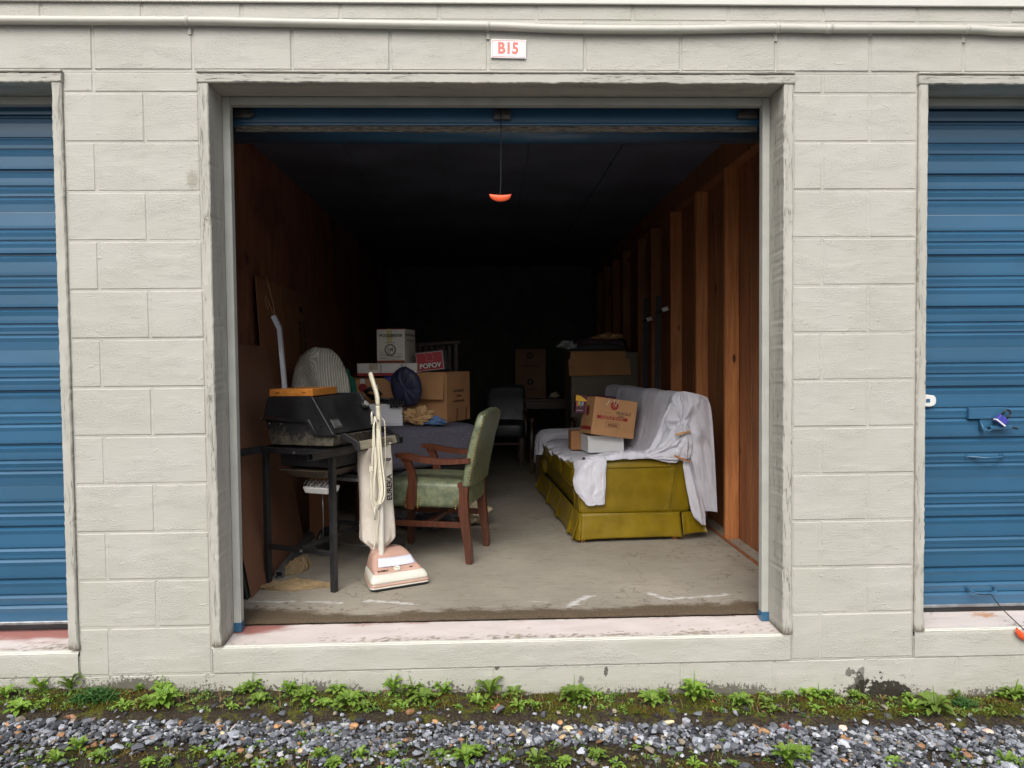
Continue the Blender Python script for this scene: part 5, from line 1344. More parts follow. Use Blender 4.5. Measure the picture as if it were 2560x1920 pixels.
b = MB(); b.hexa([(.54, .19, .40), (.72, .19, .16), (.72, SL-.19, .16), (.54, SL-.19, .40), (.665, .19, .90), (.80, .19, .87), (.80, SL-.19, .87), (.665, SL-.19, .90)], bev=.04, seg=3); b.build('backrest', M_olive, s, smooth=True)
b = MB(); b.hexa([(.52, .0, .17), (.74, .0, .17), (.74, .19, .17), (.52, .19, .17), (.63, .0, .88), (.80, .0, .85), (.80, .19, .85), (.63, .19, .88)], bev=.035, seg=3); b.build('back_wing', M_olive, s, smooth=True)
# skirt panels, bellied and flaring at the foot
def skirt(x0, y0, x1, y1, out, flare=.018, rag=0.0, name='skirt_panel', zt=.186, zb=.018):
    b = MB(); d = Vector((x1-x0, y1-y0, 0)); L = d.length; d.normalize(); o_ = Vector(out)
    def f(u, v_):
        p = Vector((x0, y0, 0)) + d*L*u; ed = (abs(2*u-1))**6
        q = p + o_*(.004 + flare*v_**1.5*(.55+.45*ed) + .004*math.sin(PI*v_)*fbm(u*4, v_, 3)*1.5)
        # panel grows a little wider at the foot
        q = q + d*(2*u-1)*.012*v_
        return (q.x, q.y, zt + (zb-zt)*v_ + .004*ed*v_*0 + .006*(1-ed)*v_*rag)
    b.grid(40, 12, f); o = b.build(name, M_olive, s, solid=.003); return o
skirt(.012, -.004, .660, -.004, (0, -1, 0), .016, 1.2)
skirt(.664, -.03, .82, .02, (.2, -1, 0), .05, .5, zb=.045)
for y0, y1 in ((.006, .20), (.215, .71), (.725, 1.22), (1.235, 1.70), (1.72, SL-.01)):
    skirt(-.002, y0, -.002, y1, (-1, 0, 0), .052)
# inverted pleat at the near corner
for (a0, a1) in (((.0, -.002), (-.008, .03)), ((.014, -.004), (.004, -.01))):
    b = MB(); b.hexa([(a0[0]-.02, a0[1]-.02, .02), (a0[0]-.016, a0[1]-.016, .02), (a1[0]-.028, a1[1], .02), (a1[0]-.03, a1[1], .02), (a0[0], a0[1], .183), (a0[0]+.003, a0[1], .183), (a1[0], a1[1], .183), (a1[0]-.003, a1[1], .183)]); b.build('pleat', M_olive, s)
b = MB(); P2 = [(.67, -.006, .186), (.34, -.007, .180), (.0, -.006, .186), (-.006, .01, .187), (-.006, SL*.5, .186), (-.006, SL, .187)]
b.tube(P2, .0045, 7); b.build('piping', M_olive, s)
M_foot = simple('sofa_foot', srgb(150, 86, 48), .5, var=.1)
for x, y in ((.02, .02), (.63, .02), (.02, SL-.05), (.63, SL-.05)):
    b = MB(); b.hexa([(x-.014, y-.016, 0), (x+.014, y-.016, 0), (x+.014, y+.014, 0), (x-.014, y+.014, 0), (x-.018, y-.018, .16), (x+.018, y-.018, .16), (x+.018, y+.018, .16), (x-.018, y+.018, .16)], bev=.002); b.build('foot', M_foot, s)

# ------------------------------------------------------------ the white sheet over it (sofa coordinates)
def sheetmat():
    m, nt, b = newmat('white_cotton_sheet'); n = noi(nt, coord(nt, (1, 1, 1), True), 6, 4, .6); f = noi(nt, coord(nt, (1, 1, 1), True), 300, 2); w = noi(nt, coord(nt, (30, 5, 5), True), 2, 5, .6)
    c = mixc(nt, ramp(nt, n, .35, .65), (.52, .52, .58), (.60, .60, .66)); setb(nt, b, c, .85, 0, mth(nt, 'ADD', mth(nt, 'MULTIPLY', w, .6), mth(nt, 'MULTIPLY', f, .15)), .3, .003, .2); return m
M_sheet = sheetmat()
def net(b, P, nu, nv, disp=None):
    """smooth surface through a control net P[row][col] (u along rows, v along cols)"""
    def S(u, v_):
        rows = [cr([Vector(p) for p in r], v_) for r in P]
        return cr(rows, u)
    G = [[S(i/nu, j/nv) for j in range(nv+1)] for i in range(nu+1)]
    V = []
    for i in range(nu+1):
        row = []
        for j in range(nv+1):
            p = G[i][j]
            if disp:
                du = G[min(i+1, nu)][j]-G[max(i-1, 0)][j]; dv_ = G[i][min(j+1, nv)]-G[i][max(j-1, 0)]
                nn = du.cross(dv_); nn = nn.normalized() if nn.length > 1e-9 else Vector((0, 0, 1))
                p = p + nn*disp(i/nu, j/nv)
            row.append(b.bm.verts.new(p))
        V.append(row)
    for i in range(nu):
        for j in range(nv):
            f = b.bm.faces.new((V[i][j], V[i][j+1], V[i+1][j+1], V[i+1][j])); f.smooth = True
def sheet_main():
    b = MB()
    # A: back and seat. rows run along the length, columns go from behind the back, over it, down and out to the seat edge
    rows = []
    for y, sx, fe, zf in ((.02, 0, .55, .52), (.10, .01, .42, .50), (.22, .02, .16, .50), (.40, .0, .06, .50), (.62, -.01, -.02, .485), (.85, -.01, -.012, .49), (1.1, -.02, -.03, .47), (1.35, -.03, -.02, .49), (1.6, -.04, -.022, .48), (1.78, -.06, .0, .49)):
        rows.append([(.845+sx, y, .60), (.835+sx, y, .86), (.79+sx, y, .935), (.70+sx, y, .955), (.635+sx, y, .925), (.60+sx*.5, y, .78), (.555, y, .60), (.50 if y > .15 else .57, y, .51), (.36 if y > .15 else .56, y, .492 if y > .3 else .53), (.2 if y > .15 else .555, y, .490 if y > .3 else .53), (max(.06, fe), y, .482 if y > .3 else zf), (fe, y, zf-.035)])
    def d(u, v_):
        L = u*1.78
        r = .010*((1-abs(math.sin(L*13+1.6*fbm(L*3, v_*2, 1))))**2) * sst(v_, .1, .3)*sst(v_, .95, .6)
        r *= (.25+.75*sst(u, .45, .85))
        r += .012*fbm(L*5, v_*2.4, 4) + .003*abs(fbm(L*12, v_*7, 9)) 
        if v_ > .62: r += .014*abs(fbm(L*9, v_*14, 14)) + .016*sst(v_, .9, 1.0)*math.sin(L*42+2*fbm(L*6, 0, 2))
        return r
    net(b, rows, 150, 110, lambda u, v_: d(u, v_))
    # B: end drape hanging down the near side, gathered towards the pegs
    P_ = [[(.615, .10, .86), (.640, .03, .955), (.70, -.005, .968), (.77, -.015, .955), (.845, -.02, .930)],
          [(.60, .05, .80), (.635, -.012, .90), (.69, -.03, .915), (.77, -.035, .90), (.862, -.035, .86)],
          [(.60, .02, .72), (.66, -.03, .80), (.70, -.05, .82), (.78, -.045, .78), (.872, -.045, .73)],
          [(.655, -.03, .70), (.672, -.045, .715), (.69, -.06, .72), (.775, -.055, .66), (.878, -.05, .60)],
          [(.672, -.03, .63), (.684, -.045, .62), (.71, -.055, .60), (.79, -.055, .53), (.884, -.05, .46)],
          [(.69, -.02, .53), (.70, -.03, .50), (.73, -.045, .47), (.80, -.05, .38), (.892, -.05, .30)],
          [(.73, -.01, .40), (.745, -.02, .36), (.775, -.03, .30), (.83, -.04, .235), (.899, -.045, .192)],
          [(.80, -.01, .22), (.81, -.015, .205), (.825, -.02, .190), (.85, -.03, .186), (.900, -.045, .184)]]
    def d2(u, v_):
        k = sst(u, 0, .15)*sst(v_, 1.0, .9)
        th = math.atan2(v_-.33, u-.36); rr_ = math.hypot(v_-.33, (u-.36))
        rad = .024*(1-abs(math.sin(th*4.5+.6*fbm(u*3, v_*3, 1))))**1.5*sst(rr_, .02, .16)*sst(rr_, .75, .35)
        return (rad + .008*math.sin(v_*17 + 4*u + 2*fbm(u*2, v_*2, 8))*(1-.45*u) + .012*fbm(u*2.4, v_*3.5, 3) + .002*fbm(u*9, v_*12, 5))*(.25+.75*k)
    net(b, P_, 90, 70, d2)
    # C: swag from the back corner across the arm to the pegs
    P_ = [[(.655, -.012, .955), (.62, .01, .93), (.56, .06, .76), (.50, .10, .60), (.44, .12, .545)],
          [(.672, -.035, .90), (.64, -.02, .86), (.60, .00, .74), (.52, .02, .60), (.42, .04, .555)],
          [(.682, -.05, .80), (.655, -.05, .775), (.62, -.04, .70), (.55, -.02, .60), (.42, -.004, .55)],
          [(.688, -.058, .735), (.664, -.066, .715), (.63, -.06, .66), (.57, -.03, .585), (.45, -.018, .548)],
          [(.690, -.060, .70), (.672, -.07, .685), (.645, -.066, .625), (.60, -.04, .56), (.50, -.02, .532)],
          [(.694, -.056, .64), (.680, -.066, .62), (.66, -.06, .575), (.63, -.045, .535), (.56, -.025, .515)],
          [(.695, -.05, .56), (.684, -.055, .55), (.67, -.05, .53), (.65, -.04, .52), (.62, -.03, .510)]]
    def d3(u, v_): return .026*((1-abs(math.sin(u*8+v_*3+1.5*fbm(u*2, v_*3, 2))))**1.6-.25)*sst(v_, 0, .15)*sst(v_, 1, .85) + .014*fbm(u*5, v_*4, 6)*sst(v_, 0, .2)*sst(u, 1, .85) + .003*abs(fbm(u*12, v_*7, 12))
    net(b, P_, 80, 60, d3)
    # D: band across the arm top
    P_ = [[(.70, -.05, .545), (.60, -.035, .528), (.45, -.028, .535), (.32, -.026, .536), (.20, -.024, .532), (.10, -.02, .53)],
          [(.69, -.035, .56), (.60, -.012, .548), (.45, -.006, .556), (.32, -.006, .560), (.20, -.004, .556), (.07, -.01, .54)],
          [(.66, .03, .57), (.58, .05, .562), (.45, .05, .566), (.32, .05, .570), (.20, .05, .565), (.05, .03, .54)],
          [(.62, .12, .57), (.55, .13, .56), (.45, .13, .56), (.32, .13, .562), (.20, .13, .556), (.05, .12, .53)],
          [(.60, .22, .56), (.54, .24, .53), (.45, .24, .53), (.32, .24, .53), (.18, .24, .52), (.03, .22, .50)]]
    def d4(u, v_): return .008*math.sin(u*16+v_*3) + .010*fbm(v_*8, u*3, 3) + .006*abs(fbm(v_*20, u*9, 5))
    net(b, P_, 50, 90, d4)
    # E: corner hanging down the front end of the arm
    P_ = [[(.175, .02, .552), (.14, .0, .556), (.09, -.002, .552), (.05, .01, .540), (.02, .05, .53), (-.015, .12, .51)],
          [(.172, -.022, .53), (.14, -.026, .538), (.10, -.026, .53), (.055, -.026, .515), (.012, -.012, .49), (-.03, .05, .46)],
          [(.168, -.026, .46), (.14, -.034, .46), (.10, -.036, .455), (.05, -.036, .44), (-.005, -.024, .43), (-.045, .01, .40)],
          [(.164, -.027, .38), (.14, -.036, .375), (.10, -.04, .37), (.05, -.038, .36), (.0, -.03, .355), (-.035, -.005, .34)],
          [(.160, -.028, .31), (.13, -.036, .30), (.09, -.040, .295), (.055, -.038, .29), (.025, -.034, .29), (.0, -.03, .30)],
          [(.156, -.028, .252), (.12, -.034, .248), (.09, -.038, .246), (.06, -.038, .246), (.04, -.036, .25), (.028, -.034, .262)]]
    def d5(u, v_): return .012*((1-abs(math.sin(v_*5.5+1.2*u+fbm(u*2, 0, 3))))**1.6-.3)*sst(u, 0, .2) + .006*fbm(u*5, v_*6, 8)
    net(b, P_, 60, 50, d5)
    # F: tail below the lower peg
    P_ = [[(.668, -.052, .535), (.690, -.066, .53), (.705, -.05, .53)],
          [(.672, -.050, .47), (.705, -.074, .46), (.725, -.052, .465)],
          [(.690, -.050, .36), (.735, -.078, .35), (.762, -.05, .36)],
          [(.712, -.050, .25), (.762, -.078, .24), (.795, -.05, .25)],
          [(.735, -.050, .165), (.785, -.075, .15), (.815, -.05, .15)],
          [(.775, -.055, .118), (.80, -.066, .105), (.822, -.052, .103)]]
    net(b, P_, 50, 20, lambda u, v_: .006*fbm(u*5, v_*3, 2) + .004*math.sin(v_*12+u*4))
    # G: between the two pegs
    P_ = [[(.668, -.058, .715), (.684, -.074, .715), (.70, -.06, .712)], [(.655, -.058, .66), (.684, -.085, .65), (.722, -.06, .66)], [(.65, -.055, .60), (.680, -.085, .59), (.725, -.062, .61)], [(.662, -.055, .545), (.684, -.075, .54), (.70, -.06, .54)]]
    net(b, P_, 40, 24, lambda u, v_: .007*fbm(u*4, v_*5, 7) + .004*math.sin(v_*16))
    # H: bunched cloth over the far arm and hanging point at its front
    P_ = [[(.60, 1.62, .52), (.60, 1.78, .55), (.60, 1.92, .53), (.60, 1.96, .40)],
          [(.42, 1.62, .50), (.42, 1.78, .56), (.42, 1.92, .54), (.42, 1.97, .38)],
          [(.22, 1.60, .50), (.22, 1.76, .565), (.22, 1.92, .54), (.22, 1.97, .36)],
          [(.05, 1.58, .49), (.04, 1.74, .56), (.04, 1.90, .54), (.05, 1.96, .36)],
          [(-.02, 1.56, .46), (-.04, 1.70, .52), (-.045, 1.86, .50), (-.03, 1.95, .34)],
          [(-.035, 1.54, .40), (-.06, 1.68, .44), (-.065, 1.82, .42), (-.05, 1.93, .30)],
          [(-.045, 1.54, .37), (-.06, 1.62, .36), (-.07, 1.74, .34), (-.06, 1.90, .25)]]
    net(b, P_, 60, 50, lambda u, v_: .010*fbm(u*4, v_*6, 3) + .010*abs(fbm(u*9, v_*11, 7)) + .008*math.sin(v_*26)*sst(u, .5, 1))
    o = b.build('bed_sheet', M_sheet, None, solid=.0015); o.location = SO; o.rotation_euler = (0, 0, SA)
    return tag(o, 'white cotton sheet draped over the olive sofa, gathered with two clothes pegs', 'sheet')
sheet_main()
M_peg = simple('clothes_peg_wood', srgb(206, 160, 104), .6, var=.12, vs=30, stretch=(1, 1, 8)); M_peg2 = simple('clothes_peg_brown', srgb(176, 112, 72), .6, var=.12, vs=30)
def peg(a, c, lab, mat):
    a, c = SW(*a), SW(*c); t = thing('clothes_peg', lab, 'clothes peg', a); c = c-a
    up = Vector((0, 0, 1)); sd = c.normalized().cross(up).normalized()
    for sg in (-1, 1):
        b = MB(); o_ = sd*.0035*sg; b.beam(o_*1.9, c*.75+o_*1.2, .0055, .011, bev=.001, w2=.006); b.beam(c*.75+o_*1.2, c+o_, .006, .011, bev=.001, d2=.006, w2=.0045); b.build('peg_leg', mat, t)
    b = MB(); b.tube([c*.68-sd*.008, c*.68+sd*.008], .0035, 8); b.build('spring', M_galv, t)
peg((.605, -.098, .700), (.705, -.085, .718), 'pale clothes peg holding the sheet, higher of the two on the sofa end', M_peg)
peg((.600, -.088, .562), (.712, -.094, .520), 'brown clothes peg holding the sheet, lower of the two on the sofa end', M_peg2)
# ------------------------------------------------------------ piles on the left: grey sofa seat with cartons
def frame_mat(o, a): return Matrix.Translation(o) @ Matrix.Rotation(a, 4, 'Z')
def grey_mat():
    m, nt, b = newmat('grey_blue_upholstery'); n = noi(nt, coord(nt, (1, 1, 1), True), 140, 3, .7); k = noi(nt, coord(nt, (1, 1, 1), True), 8, 4)
    c = mixc(nt, ramp(nt, n, .4, .6), srgb(84, 84, 96), srgb(112, 110, 124)); c = mixc(nt, mth(nt, 'MULTIPLY', ramp(nt, k, .45, .7), .3), c, srgb(96, 92, 100)); setb(nt, b, c, .9, 0, n, .4, .001, .2); return m
M_grey = grey_mat()
gs = thing('ottoman', 'blue grey upholstered ottoman block piled with cartons behind the grill and vacuum cleaner', 'sofa', (-.92, 1.81, 0), math.atan2(.56, .83))
b = MB(); cushion_grid(b, 0, 1.04, 0, .64, .40, .712, puff=.003); b.build('seat_cushion', M_grey, gs)
b = MB(); b.box(.03, 1.0, .04, .6, .34, .405, bev=.01); b.build('base', M_black, gs)
for x, y in ((.06, .08), (.95, .08), (.06, .56), (.95, .56)):
    b = MB(); b.box(x-.02, x+.02, y-.02, y+.02, 0, .342, bev=.003); b.build('leg', M_mahog, gs)

def carton(name, label, cat, loc, rz, w, d, h, mat, tilt=0, flaps=(), open_top=False, th=.004, pitch=0):
    """box with its front face on local y=0, x from 0 to w"""
    t = thing(name, label, cat, loc); t.rotation_euler = (pitch, tilt, rz)
    b = MB()
    if open_top:
        b.box(0, w, 0, th, 0, h); b.box(0, w, d-th, d, 0, h); b.box(0, th, th+.0005, d-th-.0005, 0, h); b.box(w-th, w, th+.0005, d-th-.0005, 0, h); b.box(th+.0005, w-th-.0005, th+.0005, d-th-.0005, 0.0005, th)
    else: b.box(0, w, 0, d, 0, h, bev=.003)
    b.build('carton_body', mat, t)
    return t
def patch(t, x0, x1, z0, z1, mat, name='printed_band', off=.0006, side='front', w=0):
    b = MB()
    if side == 'front': b.box(x0, x1, -off, .0004, z0, z1)
    else: b.box(w-.0004, w+off, x0, x1, z0, z1)
    return b.build(name, mat, t)
def ring(t, x, z, r0, r1, mat, name='printed_ring', off=.0006, n=28, squash=1):
    b = MB(); A = [[b.bm.verts.new((x+r*math.cos(2*PI*k/n)*squash, -off, z+r*math.sin(2*PI*k/n))) for k in range(n)] for r in (r0, r1)]
    for k in range(n): b.bm.faces.new((A[0][k], A[0][(k+1) % n], A[1][(k+1) % n], A[1][k]))
    return b.build(name, mat, t, solid=.0004)
M_tape = simple('clear_tape', srgb(190, 160, 120), .2, var=.1)
# open carton with a hanging flap
c = carton('cardboard_box', 'big open brown carton with one flap hanging, behind the green armchair', 'box', (-.33, 2.40, .714), R(66), .44, .46, .385, M_card)
c.rotation_euler = (0, 0, 0); c.location = (-.33, 2.40, .714)
for o in list(c.children): bpy.data.objects.remove(o)
e_a = Vector((.165, .36, 0)); e_b = Vector((-.235, .075, 0))*1.75      # right face runs back, left face runs left
def quad_wall(P, th, name, mat, parent):
    n = (Vector(P[1])-Vector(P[0])).cross(Vector(P[3])-Vector(P[0])).normalized()*th
    b = MB(); Q = [Vector(p) for p in P]; b.hexa([Q[0], Q[1], Q[1]+n, Q[0]+n, Q[3], Q[2], Q[2]+n, Q[3]+n]); return b.build(name, mat, parent)
Zh = Vector((0, 0, .385)); O0 = Vector((0, 0, 0)); eps = Vector((0, 0, .003))
quad_wall([O0, e_a, e_a+Zh, Zh], -.004, 'side_panel', M_card, c)
quad_wall([e_b, O0, Zh-eps, e_b+Zh-eps], -.004, 'side_panel', M_card, c)
quad_wall([e_a, e_a+e_b, e_a+e_b+Zh, e_a+Zh], -.004, 'side_panel', M_card, c)
quad_wall([e_a+e_b, e_b, e_b+Zh, e_a+e_b+Zh], -.004, 'side_panel', M_card, c)
b = MB(); b.hexa([p+Vector((0, 0, .002)) for p in (e_b*.98, O0, e_a*.98, (e_a+e_b)*.98)] + [p+Vector((0, 0, .006)) for p in (e_b*.98, O0, e_a*.98, (e_a+e_b)*.98)]); b.build('bottom', M_card, c)
fl = [Zh + e_b*.03, Zh + e_b, Zh + e_b + Vector((.05, -.085, -.20)), Zh + e_b*.20 + Vector((.055, -.09, -.205))]
quad_wall([fl[0], fl[3], fl[2], fl[1]], .004, 'flap', M_card, c)
ra = math.atan2(e_a.y, e_a.x)
for body, sz, f, z in (("GRANDMA'S", .030, .5, .235), ('CHINA', .028, .5, .195), ('IN NEWSPAPER', .026, .5, .155)):
    p = e_a*f; nn = Vector((e_a.y, -e_a.x, 0)).normalized()*.0015
    text(body, sz, M_pen, c, (p.x+nn.x, p.y+nn.y, z), (PI/2, 0, ra), bold=.0002, sx=1.1)
for f in (.42, .82):
    p = e_a*f; nn = Vector((e_a.y, -e_a.x, 0)).normalized()*.001
    b = MB(); d_ = e_a.normalized()*.012
    b.hexa([p-d_+nn*.1, p+d_+nn*.1, p+d_+nn, p-d_+nn, p-d_+nn*.1+Vector((.004, 0, .10)), p+d_+nn*.1+Vector((.004, 0, .10)), p+d_+nn+Vector((.004, 0, .10)), p-d_+nn+Vector((.004, 0, .10))]); b.build('tape_strip', M_cardd, c)
# vodka carton tilted on the open carton
M_cred = simple('carton_red', srgb(150, 22, 34), .5, var=.08); M_cwht = simple('carton_white', srgb(206, 204, 198), .6, var=.06); M_cdrk = simple('carton_dark', srgb(40, 38, 46), .6, var=.1); M_cgry = simple('carton_grey', srgb(96, 96, 100), .6, var=.12)
M_wine = simple('wine_carton_white', srgb(208, 205, 192), .6, var=.05); M_wgold = simple('wine_carton_gold', srgb(190, 184, 128), .6, var=.06); M_wgrey = simple('wine_carton_print', srgb(104, 98, 84), .7, var=.1); M_wbrn = simple('wine_carton_brown', srgb(134, 62, 34), .6, var=.08)
p = carton('liquor_box', 'tilted red fronted carton lettered POPOV, resting on the big open carton', 'box', (-.560, 2.45, 1.098), R(-5), .222, .20, .152, M_cgry, tilt=R(-6))
patch(p, .002, .220, .002, .150, M_cdrk, off=.0006); patch(p, .008, .214, .006, .144, M_cwht, off=.0010); patch(p, .0105, .2115, .0085, .1415, M_cred, off=.0014)
text('POPOV', .052, M_cdrk, p, (.114, -.0016, .038), bold=.0035, sx=.98, name='lettering'); text('POPOV', .052, M_cwht, p, (.111, -.0021, .040), bold=.0012, sx=.98)
text('Premium', .018, simple('carton_pink', srgb(200, 90, 96), .6), p, (.108, -.0021, .078), shear=.3)
for x0, w in ((.08, .002), (.13, .0015)):
    b = MB(); b.beam((x0, -.0024, .142), (x0+.012, -.0024, .085), w, .0006); b.build('plastic_crease', M_cwht, p)
# flat white and red carton
f_ = carton('flat_carton', 'low white carton with a red bottom stripe under the wine box', 'box', (-1.005, 2.40, 1.077), R(-1), .455, .32, .095, M_cwht)
patch(f_, .001, .455, .001, .021, M_cred); patch(f_, .09, .16, .045, .094, simple('carton_tan', srgb(176, 162, 138), .7)); 
text('Lotions', .030, M_pen, f_, (.182, -.001, .06), (PI/2, PI/2, 0)); text('Vases', .030, M_pen, f_, (.335, -.001, .058), (PI/2, -PI/2*.95, 0)); text('Cars', .026, M_pen, f_, (.365, -.001, .062), (PI/2, -PI/2, 0))
# wine carton
w_ = carton('wine_box', 'tall white wine carton lettered WOODBRIDGE, on top of the left pile', 'box', (-.858, 2.430, 1.175), R(-9), .218, .31, .258, M_wine)
patch(w_, .0005, .2175, .0005, .018, M_wbrn); patch(w_, .078, .122, .155, .256, M_wgold, off=.0005)
patch(w_, .0, .218, .2525, .2575, M_cred, off=.0004)
text('WOODBRIDGE', .029, M_ink, w_, (.108, -.0012, .206), bold=.0010, sx=.92, space=1.0); text('BY ROBERT MONDAVI', .008, M_wgrey, w_, (.105, -.0012, .190)); text('CHARDONNAY', .011, M_wgrey, w_, (.104, -.0012, .152), bold=.0002, space=1.05)
ring(w_, .105, .098, .034, .045, M_wgrey); text('RM', .040, M_wgrey, w_, (.105, -.0012, .100), bold=.0006, sx=.85); 
b = MB(); b.lathe([(.006, 0), (.004, .0008)], 10, Matrix.Translation((.094, -.0006, .076)) @ Matrix.Rotation(PI/2, 4, 'X')); b.build('printed_mark', M_wgrey, w_)
rr = random.Random(2)
for k in range(13):        # engraved field rows and hill line
    z0 = .024+.0042*k; x0 = rr.uniform(.004, .03); x1 = rr.uniform(.17, .214); amp = rr.uniform(.002, .010)
    if k > 9: z0 = .07+.008*(k-9)
    b = MB(); P_ = [(x0+(x1-x0)*i/14, -.0008, z0+amp*math.sin(i*.45+k)+.004*rr.random()) for i in range(15)]
    if k > 9: P_ = [q for q in P_ if abs(q[0]-.105) > .047]
    if k > 9: P_ = P_[:4]
    b.tube(P_, .0007, 4); b.build('printed_line', M_wgrey, w_)
patch(w_, .02, .29, .205, .222, simple('wine_side_print', srgb(150, 146, 134), .7), side='right', w=.218); patch(w_, .06, .25, .165, .178, simple('wine_side_print2', srgb(160, 156, 144), .7), side='right', w=.218)
# brown carton with red seal
b2 = carton('cardboard_box', 'brown carton with a round red seal under the low white carton', 'box', (-1.075, 2.36, .714), R(-1), .40, .36, .345, M_card)
ring(b2, .118, .275, .0, .032, M_redink); patch(b2, .100, .135, .300, .344, M_cwht, name='tape_strip')
b = MB(); b.box(-.006, .17, -.02, .36, .346, .350); b.build('flap', M_card2, b2)
for k, (x, z) in enumerate(((.05, .21), (.10, .20))):
    text(('HW', 'A+')[k], .05, M_pen, b2, (x, -.001, z), bold=.0002)
# blue cloth triangle hanging from under the low carton
b = MB(); b.grid(14, 10, lambda u, v_: (-.80+.17*u, 2.352 - .02*v_ + .005*fbm(u*5, v_*4, 2), 1.072 - v_*(.085*(1-abs(2*u-1.25)**1.2*.8))), smooth=True)
M_flag = simple('blue_bag', (.012, .03, .22), .5, var=.15); fg = b.build('blue_cloth', M_flag, None, solid=.001); tag(fg, 'small bright blue cloth with white lines hanging below the low white carton', 'cloth')
b = MB(); b.tube([(-.77, 2.325, 1.048), (-.715, 2.318, 1.008), (-.66, 2.325, 1.045)], .0014, 5); b.build('white_line', M_cwht, fg)
# white open box
wb = carton('white_box', 'open white cardboard box holding the black straps, in front of the left pile', 'box', (-.905, 2.20, .714), 0, .262, .20, .160, simple('white_card', srgb(222, 222, 226), .6, var=.03), open_top=True)
b = MB(); b.hexa([(.004, .196, .158), (.258, .196, .158), (.25, .31, .19), (.01, .31, .19), (.004, .196, .161), (.258, .196, .161), (.25, .31, .193), (.01, .31, .193)]); b.build('flap', wb.children[0].data.materials[0], wb)
b = MB(); b.box(.0, .262, -.0012, .0, .012, .0135); b.build('fold_line', M_cgry, wb)
# black straps and tubes in it
t = thing('camera_tripod', 'bundle of black tubes and straps lying across the open white box', 'tripod', (-.78, 2.25, .885))
b = MB()
for k in range(4): b.tube([(-.13+.01*k, .01*k, .06-.012*k), (.0, -.02, .02-.006*k), (.13, -.05+.012*k, -.012-.008*k)], .011-.001*k, 8)
b.tube([(-.14, -.02, .075), (-.10, -.03, .10), (-.05, -.02, .085), (-.02, -.02, .05)], .016, 10); b.build('tube_legs', M_black, t)
b = MB()
for k in range(5): b.tube([(.06+.02*k, -.05, .03), (.065+.02*k, -.085, .0), (.06+.022*k, -.09, -.035+.006*(k % 2)), (.07+.02*k, -.06, -.03)], .0085, 7, rz=.5)
b.box(.03, .16, -.075, -.02, -.012, .012, bev=.006); b.build('strap', M_cord, t)
b = MB(); b.box(-.03, .085, -.052, -.03, .022, .036, bev=.004, M=Matrix.Rotation(R(8), 4, 'Y')); b.build('grey_plate', M_dkpl, t)
b = MB(); b.tube([(-.05, -.03, .075), (-.046, -.032, .105), (-.048, -.03, .13)], [.010, .008, .005], 8); b.build('white_clip', M_white, t)
# navy round cap-like cushion
M_navy = simple('navy_nylon', srgb(30, 34, 58), .55, var=.25, vs=7, bump=.5, bs=25, bd=.004, col2=srgb(44, 48, 78))
b = MB()
def nv_(u, v_):
    a = u*2*PI; r = [.0, .05, .09, .118, .124, .115, .09, .04][min(7, int(v_*7.99))]; 
    r = .124*math.sin(min(PI, v_*PI))**.55 if 0 < v_ < 1 else 0
    y = .045*math.cos(v_*PI); r *= 1+.04*fbm(math.cos(a)*2, math.sin(a)*2, 3)
    return (r*math.cos(a)*.98 + (.02*v_), y + .010*fbm(math.cos(a)*2+v_*3, math.sin(a)*3, 9), r*math.sin(a)*1.2*(1 if math.sin(a) > 0 else 1.02) + .008*fbm(a*1.3, v_*3, 4))
b.grid(48, 24, nv_, closeu=True)
o = b.build('navy_hat', M_navy, None, loc=(-.622, 2.20, .995), rot=(R(8), R(-8), R(-18))); tag(o, 'round dark navy cloth hat leaning against the cartons above the white box', 'hat')
crumple('packing_paper', M_kraft, 'crumpled tan packing paper on the grey seat beside the white box', 'paper', (-.535, 2.19, .712), .105, .07, .083, 4, n=2, amp=.8, fr=1.7)
crumple('blue_rag', simple('blue_towel', srgb(92, 124, 168), .9, var=.1, vs=30, bump=.5, bs=200), 'folded light blue cloth lying on the grey seat in front of the open carton', 'cloth', (-.43, 2.21, .712), .10, .06, .042, 8, n=2, amp=.5, fr=1.6, smooth=True)
crumple('green_bag', simple('dark_green_cloth', srgb(20, 84, 70), .85, var=.2, vs=9), 'dark green cloth bag sagging beside the grey knitted sweater', 'bag', (-.985, 1.99, .712), .06, .06, .27, 5, n=2, amp=.4, fr=1.3, smooth=True)
